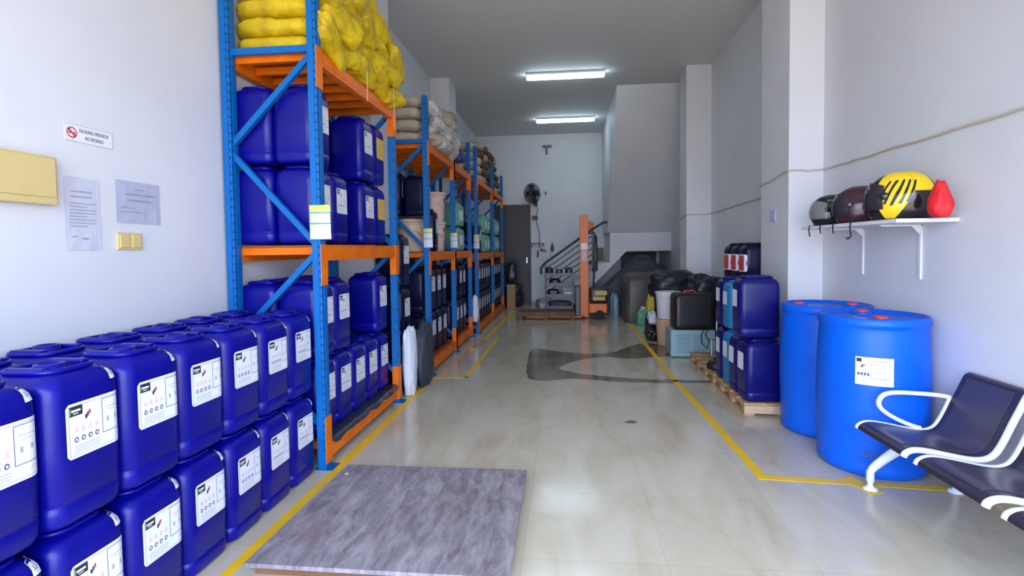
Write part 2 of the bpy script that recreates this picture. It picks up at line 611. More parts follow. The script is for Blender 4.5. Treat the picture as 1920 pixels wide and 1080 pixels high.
strip('floor_tape', [(1.11, 9.6), (1.09, 5.3), (1.13, 3.10)], .055, 'tape_yellow', .0014, 'long yellow floor tape line along the right side of the aisle', 'tape', TG)
strip('floor_tape', [(1.13, 3.10), (2.12, 3.02)], .055, 'tape_yellow', .0018, 'yellow floor tape crossing toward the right wall in front of the drums', 'tape', TG)
strip('floor_tape', [(1.62, 3.09), (1.66, 2.98)], .085, 'tape_yellow', .0022, 'stub of yellow floor tape under the front foot of the bench', 'tape', TG)

def blob(name, pts, z, m, label, cat):
    n = len(pts)
    P = []
    for i in range(n):       # Catmull-Rom smoothing
        p0, p1, p2, p3 = [Vector(pts[(i + j) % n]) for j in (-1, 0, 1, 2)]
        for k in range(6):
            t = k / 6
            q = 0.5 * ((2 * p1) + (-p0 + p2) * t + (2 * p0 - 5 * p1 + 4 * p2 - p3) * t * t + (-p0 + 3 * p1 - 3 * p2 + p3) * t ** 3)
            P.append(q + Vector((noise.noise((q.x * 6, q.y * 6, 1)), noise.noise((q.x * 6, q.y * 6, 5)))) * .035)
    mb = MB()
    bm = bmesh.new()
    vs = [bm.verts.new((p.x, p.y, z)) for p in P]
    f = bm.faces.new(vs)
    bmesh.ops.triangulate(bm, faces=[f])
    bm.verts.index_update()
    mb.add([v.co.copy() for v in bm.verts], [[v.index for v in ff.verts] for ff in bm.faces], m)
    bm.free()
    return tag(mb.build(name), label, cat)
blob('wet_stain', [(-.46, 5.95), (-.44, 6.9), (-.05, 6.72), (.33, 6.62), (.62, 6.75), (1.02, 7.35), (1.30, 7.25), (1.36, 6.65), (1.10, 6.45), (.72, 6.35), (.42, 6.42), (.10, 6.15),
                   (-.08, 5.82), (.08, 5.62), (.48, 5.42), (.90, 5.36), (1.40, 5.34), (1.72, 5.36), (1.72, 5.27), (1.2, 5.23), (.85, 5.21), (.45, 5.24), (.1, 5.33), (-.36, 5.28)],
     .0008, 'stain', 'dark wet stain spread across the tiled aisle floor', 'stain')
blob('floor_debris', [(.44, 4.02), (.48, 4.08), (.53, 4.02), (.50, 3.985)], .001, 'stain', 'small dark speck of dirt on the floor tiles in the middle aisle', 'dirt')

bd = thing('wooden_board', (-.775, 2.0, 0), 'worn grey plywood board lying on the floor in the foreground', 'board')
bd.rotation_euler = (0, 0, 0.005)
mb = MB()
mb.prism([(-.56, -.03), (.545, -.04), (.545, .955), (-.535, .955)], 'z', .045, .063, 'worn_board')
mb.build('board_top', bd)
mb = MB()
for y0 in (.0, .42, .84):
    mb.box(-.53, .52, y0, y0 + .09, .001, .045, 'wood_dark')
mb.build('batten', bd)
MB().lathe([(.010, .0632), (.010, .0642)], 'sticker', 12, T=Matrix.Translation((-.49, .83, 0))).build('white_dot', bd)

# ------------------------------------------------------------ jerrycans
def can_profile(h):
    # (z, inset)
    return [(0.0, .022), (.006, .010), (.02, .002), (.05, 0), (.068, 0), (.071, .0025), (.078, .0025), (.081, 0),
            (h * .5, -.001), (h - .105, 0), (h - .075, .002), (h - .055, .008), (h - .037, .022), (h - .027, .040), (h - .022, .055)]
def make_can(name, label, cat, wx, wy, h, body_m, style='full', group=None, sticker='sticker', cap_m=None):
    """local +x is the labelled front"""
    t = thing(name, (0, 0, 0), label, cat, group)
    hx, hy, r = wx / 2, wy / 2, .052
    pr = can_profile(h)
    b = MB()
    b.loft([rrect(hx - i, hy - i, r - i * .3, z) for z, i in pr], body_m)
    zt = h - .022
    # moulded carrying rims: two raised ridges and a neck on top
    def ridge(cy, half, zz):
        b.tube([(-hx + .05, cy - .0, zt - .004), (-hx + .055, cy, zt + .010), (-hx + .075, cy, zz), (hx - .085, cy, zz), (hx - .06, cy, zt + .010), (hx - .052, cy, zt - .004)], (half, .008), body_m, 8)
    b.tube(rrect(hx - .045, hy - .045, .05, zt + .003, 5), .0085, body_m, 8, closed=True)
    b.box(-hx + .07, hx - .07, -hy + .05, -hy + .075, zt - .005, h - .006, body_m, .006)
    b.box(-hx + .07, hx - .07, hy - .080, hy - .05, zt - .005, h - .004, body_m, .006)
    b.build('body', t)
    c = MB()
    T = Matrix.Translation((hx * .18, -.02, 0))
    c.lathe([(.045, zt - .004), (.045, zt + .006), (.040, zt + .008), (.040, h - .002), (.036, h - .001), (.030, h - .001), (.028, h - .008), (.001, h - .008)], cap_m or body_m, 24, T=T)
    c.build('screw_cap', t)
    def inset_at(z):
        for (z0, i0), (z1, i1) in zip(pr, pr[1:]):
            if z0 <= z <= z1:
                return i0 + (i1 - i0) * (z - z0) / (z1 - z0)
        return 0
    def sx(y, z, e):
        i = inset_at(z)
        rr = r - i * .3
        a = abs(y) - (hy - i - rr)
        c_ = 0 if a <= 0 else rr - sqrt(max(0, rr * rr - a * a))
        return hx - i - c_ + e
    def patch(mb, y0, y1, z0, z1, m, e, ny=None, nz=1, cut=0):
        ny = ny or max(1, int(abs(y1 - y0) / .012))
        ys = [y0 + (y1 - y0) * i / ny for i in range(ny + 1)]
        vs = []
        fs = []
        for i, y in enumerate(ys):
            c_ = 0
            if cut:
                dd = min(y - y0, y1 - y)
                c_ = cut - sqrt(max(0, cut * cut - (cut - dd) ** 2)) if dd < cut else 0
            for j in range(nz + 1):
                z = z0 + c_ + (z1 - z0 - 2 * c_) * j / nz
                vs.append((sx(y, z, e), y, z))
        for i in range(ny):
            for j in range(nz):
                a = i * (nz + 1) + j
                fs.append((a, a + nz + 1, a + nz + 2, a + 1))
        mb.add(vs, fs, m)
    if style != 'plain':
        L = MB()
        y0, y1, z0, z1 = -.082, hy - .006, h - .292, h - .120
        if style == 'white':
            y0, y1 = -hy + .03, .055
            z0, z1 = h - .26, h - .12
        patch(L, y0, y1, z0, z1, sticker, .0015, cut=.012, ny=22)
        e = .0022
        if style == 'full':
            W = y1 - y0
            g = lambda a, b_, c, d_, m: patch(L, y0 + a * W, y0 + b_ * W, z0 + c * (z1 - z0), z0 + d_ * (z1 - z0), m, e)
            g(.04, .96, .045, .055, 'ink_grey'); g(.04, .96, .945, .955, 'ink_grey')
            g(.04, .05, .05, .95, 'ink_grey')
            g(.055, .27, .77, .95, 'ink')
            e = .0028
            g(.085, .235, .845, .885, 'sticker'); g(.11, .20, .805, .822, 'sticker')
            g(.055, .075, .80, .92, 'ink_green')
            e = .0022
            # slanted red/black mark
            for q in range(3):
                g(.31 + .03 * q, .345 + .03 * q, .66 + .035 * q, .74 + .035 * q, 'ink' if q < 1 else 'ink_red' if q == 2 else 'ink_blue')
            for q in range(4):
                a = .12 + .115 * q
                g(a, a + .075, .47, .50, 'ink_pink'); g(a + .02, a + .055, .50, .56, 'ink_pink')
                # round pictograms
                yc = y0 + (a + .035) * W
                zc = z0 + .33 * (z1 - z0)
                ring = [(yc + .0075 * cos(2 * pi * k / 12), zc + .0085 * sin(2 * pi * k / 12)) for k in range(12)]
                L.add([(sx(yy, zz, .0022), yy, zz) for yy, zz in ring], [list(range(12))], 'ink_blue')
                ring = [(yc + .004 * cos(2 * pi * k / 10), zc + .0045 * sin(2 * pi * k / 10)) for k in range(10)]
                L.add([(sx(yy, zz, .0028), yy, zz) for yy, zz in ring], [list(range(10))], 'sticker')
            for zz in (.10, .15, .20):
                g(.12, .55, zz, zz + .012, 'ink_grey')
            for a in (.60, .955):
                g(a, a + .010, .27, .92, 'ink_blue')
            g(.60, .96, .915, .927, 'ink_blue'); g(.60, .96, .27, .282, 'ink_blue')
            g(.66, .90, .74, .752, 'ink_grey'); g(.72, .84, .68, .69, 'ink_grey')
            g(.68, .72, .46, .56, 'ink_grey'); g(.83, .87, .48, .57, 'ink_grey')
            g(.82, .95, .17, .19, 'ink_pink'); g(.80, .95, .12, .14, 'ink_pink')
        elif style == 'red':
            W = y1 - y0
            patch(L, y0 + .08 * W, y1 - .14 * W, z0 + .012, z1 - .012, 'ink_red', .0024)
        if style == 'yellow':
            W = y1 - y0
            for q in range(5):
                patch(L, y0 + .12 * W, y0 + (.8 - .2 * (q % 2)) * W, z0 + .03 + .022 * q, z0 + .033 + .022 * q, 'ink_grey', .0024)
        L.build('product_label', t)
        if style in ('full',):
            S = MB()
            patch(S, hy - .052, hy - .022, h - .075, h - .034, 'sticker', .0035, nz=4)
            patch(S, hy - .044, hy - .030, h - .062, h - .048, 'ink_grey', .0040, nz=2)
            S.build('shoulder_sticker', t)
    KIDS.clear()
    return t

CH = .505
ORD = ['', 'first', 'second', 'third', 'fourth', 'fifth', 'sixth', 'seventh', 'eighth', 'ninth', 'tenth']
proto = make_can('jerrycan', 'temporary label of a jerrycan', 'jerrycan', .27, .265, .50, 'cans', 'full', 'x')
used = False
def put(P, loc, label, group, rz=0.0, skip=(), scale=None):
    """the first call places the prototype itself, later calls copy it"""
    if not P.get('done'):
        P['done'] = 1
        P['first'] = (loc, label, group, rz, skip, scale)
        P['list'] = []
    P['list'].append((loc, label, group, rz, skip, scale))
def flush(P):
    r = P['root']
    for (loc, label, group, rz, skip, scale) in P['list'][1:]:
        copy_tree(r, loc, label, rz, group, skip, scale)
    loc, label, group, rz, skip, scale = P['list'][0]
    r.location = loc
    r.rotation_euler = (0, 0, rz)
    if scale:
        r.scale = scale
    r['label'] = label
    assert 4 <= len(label.split()) <= 16, label
    r['group'] = group
    assert not skip
NAV = {'root': proto}
# floor stack in front of the rack: 2 tiers x 2 rows
ys = [2.850 - .2732 * k for k in range(8)]
for tier, tn in ((1, 'upper'), (0, 'lower')):
    for k, y in enumerate(ys):
        jt = random.uniform(-.012, .012)
        put(NAV, (-1.663 + random.uniform(-.004, .004), y + .009, tier * CH + .001),
            f'navy jerrycan, {tn} tier of the floor stack, aisle side, {ORD[k+1]} from the rack',
            'navy jerrycans stacked on the floor', random.uniform(-.02, .02))
for tier, tn in ((1, 'upper'), (0, 'lower')):
    for k, y in enumerate(ys):
        put(NAV, (-1.957, y + random.uniform(-.004, .004), tier * CH + .001),
            f'navy jerrycan, {tn} tier of the floor stack, wall side, {ORD[k+1]} from the rack',
            'navy jerrycans stacked on the floor', pi if k % 3 == 1 else 0)
# rack 1
R1 = [3.212, 3.472, 3.732, 3.992, 4.252]
Z0, Z1 = .165, 1.40
XF, XBk = -1.681, -1.956
S1 = (1, .965, 1)
def r1(tier_z, lvl, tn, idx, row='front', labels=True):
    for i in idx:
        x = XF if row == 'front' else XBk
        put(NAV, (x, R1[i], tier_z),
            f'navy jerrycan, nearest rack, {lvl} shelf, {tn} tier, {row} row, {ORD[i+1]} from near post',
            'navy jerrycans on the nearest rack', 0, ('product_label', 'shoulder_sticker') if not labels else (), S1)
r1(Z0, 'bottom', 'lower', (0, 1, 2, 3, 4))
r1(Z0, 'bottom', 'lower', (0, 1, 2, 3, 4), 'back', False)
r1(Z0 + CH, 'bottom', 'upper', (0, 1))
r1(Z0 + CH, 'bottom', 'upper', (4,))
r1(Z0 + CH, 'bottom', 'upper', (0, 1, 2), 'back')
r1(Z1, 'middle', 'lower', (0, 1, 3))
r1(Z1, 'middle', 'lower', (0, 1, 2, 3), 'back')
r1(Z1 + CH, 'middle', 'upper', (0,))
r1(Z1 + CH, 'middle', 'upper', (3,))
r1(Z1 + CH, 'middle', 'upper', (0, 1, 2, 3), 'back')
flush(NAV)
ylw = make_can('jerrycan', 'navy jerrycan with yellow label, nearest rack middle shelf, lower one at the far post', 'jerrycan', .27, .255, .50, 'cans', 'yellow', 'yellow-labelled jerrycans on the nearest rack', sticker='sticker_yellow')
ylw.location = (XF, R1[4], Z1)
copy_tree(ylw, (XF, R1[4], Z1 + CH), 'navy jerrycan with yellow label, nearest rack middle shelf, upper one at the far post', None, 'yellow-labelled jerrycans on the nearest rack')

# ------------------------------------------------------------ pallet racks
def bar(mb, p0, p1, w_, d_, m):
    """rectangular bar in a Y=const plane from p0 to p1 (x,z); w_ across, d_ along y"""
    (x0, y0, z0), (x1, y1, z1) = p0, p1
    dx, dz = x1 - x0, z1 - z0
    l = math.hypot(dx, dz)
    nx, nz = -dz / l * w_ / 2, dx / l * w_ / 2
    mb.prism([(x0 + nx, z0 + nz), (x1 + nx, z1 + nz), (x1 - nx, z1 - nz), (x0 - nx, z0 - nz)], 'y', y0 - d_ / 2, y0 + d_ / 2, m)

def rack(xf, xb, frames, levels, top, label, first_brace_up, holes=True, xb_wall=None):
    y0 = frames[0]
    t = thing('pallet_rack', (xf, y0, 0), label, 'rack', 'blue and orange pallet racks')
    dx = xb - xf
    for fy in frames:
        fy -= y0
        for side, x in (('f', -.055), ('b', dx)):
            p = MB()
            # open upright: web facing camera + flanges
            p.box(x, x + .055, fy, fy + .075, .006, top, 'rack_blue', .004)
            # raised ribs on the faces
            p.box(x + .018, x + .040, fy - .004, fy, .006, top, 'rack_blue')
            p.box(x + .055, x + .058, fy + .026, fy + .05, .006, top, 'rack_blue')
            if holes:
                z = .12
                while z < top - .05:
                    p.box(x + .044, x + .050, fy - .0012, fy + .0005, z, z + .014, 'hole')
                    p.box(x + .0546, x + .0562, fy + .010, fy + .017, z, z + .014, 'hole')
                    z += .05 if fy == 0 else .1
            po_ = p.build('upright_post', t)
            MB().box(x - (.01 if side == 'b' else .02), x + .095, fy - .004, fy + .105, 0, .006, 'rack_blue').build('foot_plate', po_)
        b = MB()
        ym = fy + .037
        xs = (-.03, dx + .03)
        zz = first_brace_up
        bar(b, (xs[1], ym, zz[0]), (xs[0], ym, zz[0]), .04, .03, 'rack_blue')
        b.build('frame_tie', t)
        for i in range(1, len(zz)):
            b = MB()
            a, c = (xs[0], xs[1]) if i % 2 == 1 else (xs[1], xs[0])
            bar(b, (a, ym, zz[i - 1] - .02), (c, ym, zz[i] + .01), .034, .03, 'rack_blue')
            b.build('brace', t)
    for bi, (fa, fb) in enumerate(zip(frames, frames[1:])):
        fa, fb = fa - y0 + .075, fb - y0
        for li, zl in enumerate(levels):
            for x in (-.052, dx + .002):
                b = MB()
                b.box(x, x + .05, fa + .002, fb - .002, zl - .10, zl - .012, 'rack_orange', .003)
                b.box(x + .004, x + .036, fa + .002, fb - .002, zl - .012, zl, 'rack_orange')
                if x == -.052:
                    b.box(x + .05, x + .053, fa + .002, fb - .002, zl - .075, zl - .06, 'rack_orange')
                b.build('beam', t)
            for yy, s in ((fa, 1), (fb, -1)):
                b = MB()
                lo = zl - (.25 if li else .12)
                hi = zl + (.0 if li else .17)
                b.box(.0585, .0625, min(yy, yy - s * .075), max(yy, yy - s * .075), lo, hi, 'rack_orange', T=Matrix.Translation((-.0585 + .0005, 0, 0)))
                b.box(-.052, .004, yy if s > 0 else yy - .006, yy + .006 if s > 0 else yy, lo, hi, 'rack_orange')
                b.build('beam_bracket', t)
            n = max(2, int((fb - fa) / .21))
            b = MB()
            for q in range(n + 1):
                yy = fa + .012 + (fb - fa - .06) * q / n
                b.box(dx + .052, -.052, yy, yy + .035, zl - .06, zl - .014, 'rack_orange')
            b.build('crossbars', t)
            MB().box(dx + .053, -.053, fa + .004, fb - .004, zl - .012, zl - .001, 'deck').build('shelf_board', t)
    return t
TOP = 2.97
BR = [2.575, 1.99, 1.37, .80, .25]
rk1 = rack(-1.475, -2.085, [3.0, 4.395], [.158, 1.39, 2.585], TOP, 'nearest blue and orange pallet rack, holding navy jerrycans and yellow sacks', BR)
rk2 = rack(-1.435, -2.045, [5.36, 6.64, 7.80], [.15, 1.33, 2.50], TOP, 'second blue and orange pallet rack, with beige sacks on top', [2.50, 1.93, 1.33, .76, .2])
rk3 = rack(-1.38, -1.99, [8.10, 9.9, 11.45], [.13, 1.29, 2.50], TOP, 'farthest blue and orange pallet rack, ending near the brown back door', [2.50, 1.93, 1.33, .76, .2])

# price cards taped to the posts
def card(loc, sx_, sz_, label):
    t = thing('stock_card', loc, label, 'card', 'stock cards taped to rack posts')
    b = MB()
    n = 6
    def surf(z0, z1, m, e):
        vs = []
        for i in range(n + 1):
            x = sx_ * i / n
            for z in (z0, z1):
                vs.append((x, -.006 - e - .010 * sin(pi * i / n) + .012 * (1 - z / sz_) * (i / n) * .5, z))
        b.add(vs, [(2 * i, 2 * i + 2, 2 * i + 3, 2 * i + 1) for i in range(n)], m)
    surf(0, sz_, 'paper', 0)
    surf(sz_ * .86, sz_ * .995, 'ink_lime', .001)
    surf(sz_ * .76, sz_ * .80, 'ink_green', .001)
    surf(sz_ * .44, sz_ * .48, 'ink_green', .001)
    surf(sz_ * .86, sz_ * .87, 'ink_grey', .0015)
    b.build('card_sheet', t)
card((-1.532, 2.992, 1.422), .130, .205, 'white card with yellow and green stripes taped to the nearest rack post')
card((-1.487, 5.352, 1.375), .095, .20, 'white card with green stripes taped to the near post of the second rack')
card((-1.485, 6.632, 1.375), .09, .19, 'white card taped to the middle post of the second rack')
card((-1.44, 8.092, 1.36), .09, .22, 'white card taped to the near post of the farthest rack')

# crumpled black sheet over the bottom beam of the nearest rack
def rag(name, x0, x1, y0, y1, z, m, label, cat, amp=.02, group=None):
    nx, ny = 8, 40
    vs = []
    for j in range(ny + 1):
        for i in range(nx + 1):
            u, v = i / nx, j / ny
            x = x0 + (x1 - x0) * u + .02 * noise.noise((v * 9, 0, 3)) * u
            zz = z + amp * abs(noise.noise((u * 5, v * 14, 1.3))) - (.03 * max(0, u - .8) * 5 * (1 + noise.noise((v * 8, 2, 2))))
            vs.append((x, y0 + (y1 - y0) * v, zz + .002))
    fs = [(j * (nx + 1) + i, j * (nx + 1) + i + 1, (j + 1) * (nx + 1) + i + 1, (j + 1) * (nx + 1) + i) for j in range(ny) for i in range(nx)]
    o = MB().add(vs, fs, m, True).build(name)
    return tag(o, label, cat, group)
rag('plastic_sheet', -1.563, -1.462, 3.10, 4.38, .162, 'black_sheet', 'crumpled dark plastic sheet under jerrycans on the nearest rack bottom shelf', 'sheet')

# ------------------------------------------------------------ sacks
def sack_mesh(name, L, W, H, m, seed, knot=True):
    """long axis x; the +x end is gathered"""
    nu, nv = 26, 28
    rings = []
    for i in range(nu + 1):
        u = -1 + 2 * i / nu
        k = (1 - abs(u) ** 5) ** .42
        if u > .80:
            k *= 1 - .10 * sin((u - .8) / .2 * pi)
        x = L / 2 * u
        ring = []
        for j in range(nv):
            a = 2 * pi * j / nv
            ca, sa = cos(a), sin(a)
            y = W / 2 * k * math.copysign(abs(ca) ** .65, ca)
            z = H / 2 * math.copysign(abs(sa) ** .8, sa) * (k if k < .98 else 1)
            n1 = noise.noise((x * 6 + seed, y * 7, z * 7 + seed))
            n2 = noise.noise((x * 22, y * 24 + seed, z * 24))
            e = .018 * n1 + .009 * n2 * (1 + 1.2 * max(0, abs(u) - .5) * 2)
            ridge = .010 * sin(a * 9 + seed) * max(0, abs(u) - .72) / .28
            f_ = 1 + (e + ridge) / max(.03, math.hypot(y, z)) * (1 if k > .1 else .2)
            zz = max(-H * .47, min(H * .47, z * f_ * 1.04))
            yy = max(-W / 2, min(W / 2, y * f_))
            ring.append((max(-L / 2, min(L / 2, x + .015 * n1)), yy, zz + H * .47))
        rings.append(ring)
    return MB().loft(rings, m).build(name)
def lump_mesh(name, L, W, H, m, seed):
    """loosely filled, creased end of a woven sack"""
    nu, nv = 44, 44
    rings = []
    for i in range(nu + 1):
        ph = -pi / 2 + pi * i / nu
        ring = []
        for j in range(nv):
            th = 2 * pi * j / nv
            f = lambda c_, p: math.copysign(abs(c_) ** p, c_)
            p = Vector((f(sin(ph), .75), f(cos(ph), .8) * f(cos(th), .8), f(cos(ph), .8) * f(sin(th), .8)))
            q = Vector((p.x * .9 + seed, p.y * .8, p.z * .9))
            w1 = noise.noise(q * 1.5)
            cr = 1 - abs(noise.noise(Vector((p.x * .7 + p.z * .8 + seed, p.y * .9, p.z * 1.6 - p.x * .4)) * 1.3)) * 2
            cr2 = 1 - abs(noise.noise(Vector((p.x * 1.6 - p.z * 1.2 + seed, p.y * 2, p.z * 3)) * 1.4)) * 2
            p *= 1 + .20 * w1 - .11 * max(0, cr - .5) * 1.8 - .025 * max(0, cr2 - .4) * 1.6 + .04 * sin(9 * th) * max(0, abs(p.x) - .75)
            ring.append((p.x * L / 2, p.y * W / 2, p.z * H / 2 + H * .45))
        rings.append(ring)
    return MB().loft(rings, m, False).build(name)
def lumps(m, L, W, H, nvar, seed):
    out = []
    for q in range(nvar):
        o = lump_mesh('sack', L, W, H, m, seed + q * 5.3)
        out.append(o.data)
        bpy.data.objects.remove(o)
    return out
def sacks(m, L, W, H, nvar, seed):
    out = []
    for q in range(nvar):
        o = sack_mesh('sack', L, W, H, m, seed + q * 3.7)
        COL.objects.unlink(o)
        out.append(o.data)
        bpy.data.objects.remove(o)
    return out
def put_sack(meshes, loc, rot, label, group, sc=(1, 1, 1)):
    o = bpy.data.objects.new('sack', random.choice(meshes))
    COL.objects.link(o)
    o.location = loc
    o.rotation_euler = rot
    o.scale = sc
    return tag(o, label, 'sack', group)
YS_ = sacks('sack_yellow', .55, .345, .122, 5, 1.0)
LAY = ['bottom', 'second', 'third', 'fourth', 'fifth', 'top']
YL = lumps('sack_yellow', .46, .22, .21, 7, 11.0)
GY = 'yellow sacks on the nearest rack'
SY = [3.262, 3.612, 3.962, 4.22]
for c in range(3):
    for l in range([6, 6, 5][c]):
        put_sack(YS_, (-1.81 + (random.uniform(0, .03) if c else 0), SY[c], 2.588 + .117 * l), (0, 0, 0),
                 f'yellow sack atop the nearest rack, {["near post","middle","far post"][c]} pile, {LAY[l]} layer', GY)
for r_i in range(5):
    for c in range(5):
        y = 3.20 + .275 * c + (.10 if r_i % 2 else 0)
        z = 2.600 + .135 * r_i + random.uniform(-.015, .015)
        if z > 3.22 - .10 * max(0, c - 2) or (r_i % 2 and c == 4):
            continue
        put_sack(YL, (-1.505 + random.uniform(-.015, .02) + (.03 if c == 4 else 0), y, z - (.03 if c == 4 else 0)),
                 (random.uniform(-.3, .3), random.uniform(-.15, .45), pi / 2 + random.uniform(-.35, .35)),
                 f'yellow creased sack end bulging over the nearest rack edge, row {["one","two","three","four","five"][r_i]} upward, {ORD[c+1]} along', GY,
                 (random.uniform(.75, 1.1), random.uniform(.85, 1.1), random.uniform(.8, 1.1)))
for i, (y, z0, z1) in enumerate([(3.62, 2.63, 2.42), (4.20, 2.72, 2.35)]):
    o = MB().tube([(-1.40, y, z0), (-1.398, y + .004, (z0 + z1) / 2), (-1.40, y + .002, z1)], .0022, 'string', 5).build('string')
    tag(o, ['short pale string hanging from a yellow sack near the front post', 'longer pale string hanging from yellow sacks by the far post'][i], 'string', 'strings hanging from the yellow sacks')

BE = sacks('sack_beige', .54, .50, .135, 4, 20)
WH = sacks('sack_white', .52, .24, .12, 4, 40)
BF = lumps('sack_beige', .38, .20, .18, 4, 30)
WF = lumps('sack_white', .36, .20, .18, 5, 50)
TA = sacks('sack_tan', .54, .42, .15, 3, 60)
BN = sacks('sack_brown', .54, .36, .15, 3, 80)
GR = sacks('sack_green', .54, .24, .15, 2, 90)
G2 = 'sacks on top of the second rack'
for l in range(4):
    put_sack(BE, (-1.78, 5.66, 2.506 + .130 * l), (0, 0, 0), f'beige sack atop the second rack, pile at its near post, {LAY[l]} layer', G2, (1, .88, 1))
for c in range(3):
    for l in range(4 - (c > 1)):
        put_sack(BE if (c + l) % 3 else WH, (-1.79, 6.0 + .243 * c, 2.506 + .131 * l), (0, 0, 0),
                 f'pale crumpled sack atop the second rack, {ORD[c+2]} pile from the near post, {LAY[l]} layer', G2, (1, .47 if (c + l) % 3 else .98, 1))
for r_i in range(3):
    for c in range(4 - (r_i > 1)):
        S_ = WF if (r_i * 3 + c * 2) % 4 else BF
        put_sack(S_, (-1.445 + .02 * ((r_i + c) % 2), 5.62 + .29 * c, 2.50 + .14 * r_i), (random.uniform(-.3, .3), random.uniform(-.2, .3), pi / 2 + random.uniform(-.4, .4)),
                 f'small pale crumpled sack bulging over the second rack edge, {["lowest","middle","highest"][r_i]} row, {ORD[c+1]} along', G2)
for l in range(2):
    put_sack(GR, (-1.75, 6.84, 2.508 + .152 * l), (0, 0, 0), f'green printed sack in the middle of the second rack, {LAY[l]} layer', G2)
put_sack(sacks('sack_blue', .30, .14, .16, 1, 95), (-1.395, 6.84, 2.512), (0, 0, pi / 2), 'small dark blue sack at the edge of the second rack beside the green sacks', G2, (.8, 1, 1))
for l in range(5):
    put_sack(TA, (-1.76, 7.22, 2.506 + .152 * l), (0, 0, 0), f'tan sack on the far end of the second rack, {LAY[l]} layer', G2)
for l in range(3):
    put_sack(TA, (-1.76, 7.60, 2.506 + .152 * l), (0, 0, 0), f'tan sack by the last post of the second rack, {LAY[l]} layer', G2, (1, .72, 1))
G3 = 'sacks on top of the farthest rack'
for c in range(2):
    for l in range(4 - c):
        put_sack(BE, (-1.70, 8.42 + .47 * c, 2.506 + .142 * l), (0, 0, 0), f'pale sack atop the farthest rack, {["nearest","second"][c]} pile, {LAY[l]} layer', G3, (1, .9, 1.04))
for c in range(6):
    for l in range(5 if c < 5 else 3):
        put_sack(BN if (c + l) % 4 else TA, (-1.70 + random.uniform(-.01, .03), 9.26 + .38 * c + (.10 if c > 1 else 0), 2.506 + .152 * l), (0, 0, 0),
                 f'dark brown bundle atop the farthest rack, {ORD[c+1]} pile behind pale sacks, {LAY[l]} layer', G3, (1, .9 if (c + l) % 4 else .8, 1))

# ------------------------------------------------------------ goods on racks 2 and 3 and in the gap between racks
dark = make_can('jerrycan', 'x', 'jerrycan', .27, .255, .50, 'cans_dark_shaded', 'full', 'x')
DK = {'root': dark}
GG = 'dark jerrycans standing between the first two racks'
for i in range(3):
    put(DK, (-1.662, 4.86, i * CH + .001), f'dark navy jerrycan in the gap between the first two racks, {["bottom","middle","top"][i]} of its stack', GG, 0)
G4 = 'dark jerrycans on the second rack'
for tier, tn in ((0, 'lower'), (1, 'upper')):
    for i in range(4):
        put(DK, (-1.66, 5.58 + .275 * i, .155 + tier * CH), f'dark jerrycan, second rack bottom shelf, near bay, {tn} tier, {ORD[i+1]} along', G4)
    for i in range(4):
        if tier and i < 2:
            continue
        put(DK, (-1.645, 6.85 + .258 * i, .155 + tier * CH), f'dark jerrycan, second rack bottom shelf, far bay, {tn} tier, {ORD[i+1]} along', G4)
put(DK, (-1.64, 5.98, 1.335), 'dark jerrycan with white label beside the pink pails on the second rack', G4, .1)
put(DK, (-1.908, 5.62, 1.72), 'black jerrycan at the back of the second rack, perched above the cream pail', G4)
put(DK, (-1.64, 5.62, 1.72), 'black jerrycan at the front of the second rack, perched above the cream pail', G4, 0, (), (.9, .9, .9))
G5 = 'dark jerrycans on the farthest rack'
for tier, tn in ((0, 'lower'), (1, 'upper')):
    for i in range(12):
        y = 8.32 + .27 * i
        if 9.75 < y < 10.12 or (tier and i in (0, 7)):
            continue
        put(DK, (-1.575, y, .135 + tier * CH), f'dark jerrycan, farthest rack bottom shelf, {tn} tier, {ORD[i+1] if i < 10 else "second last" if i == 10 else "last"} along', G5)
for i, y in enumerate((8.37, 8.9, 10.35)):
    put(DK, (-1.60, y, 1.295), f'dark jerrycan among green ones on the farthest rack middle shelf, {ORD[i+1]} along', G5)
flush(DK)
# rests under the perched cans
def slab(name, x0, x1, y0, y1, z0, z1, m, label, cat):
    return tag(MB().box(x0, x1, y0, y1, z0, z1, m, .006).build(name), label, cat)
slab('tray', -2.0, -1.52, 5.44, 5.80, 1.687, 1.718, 'plastic_black', 'black tray between the cream pail and the black jerrycans, second rack', 'tray')

green = make_can('jerrycan', 'x', 'jerrycan', .27, .30, .34, 'cans_green', 'white', 'x')
GN = {'root': green}
G6 = 'pale green jerrycans on the middle rack shelves'
for i, z in enumerate((1.335, 1.68)):
    put(GN, (-1.60, 7.28, z), f'wide pale green jerrycan on the second rack middle shelf, {["lower","upper"][i]} one', G6, 0, (), (1, 1.45, 1))
for i, y in enumerate((9.3, 9.65, 10.7, 11.5 - .5 + .05)):
    for k in range(2):
        put(GN, (-1.56, y, 1.295 + .345 * k), f'pale green jerrycan, farthest rack middle shelf, {["lower","upper"][k]} tier, {ORD[i+1]} along', G6)
flush(GN)

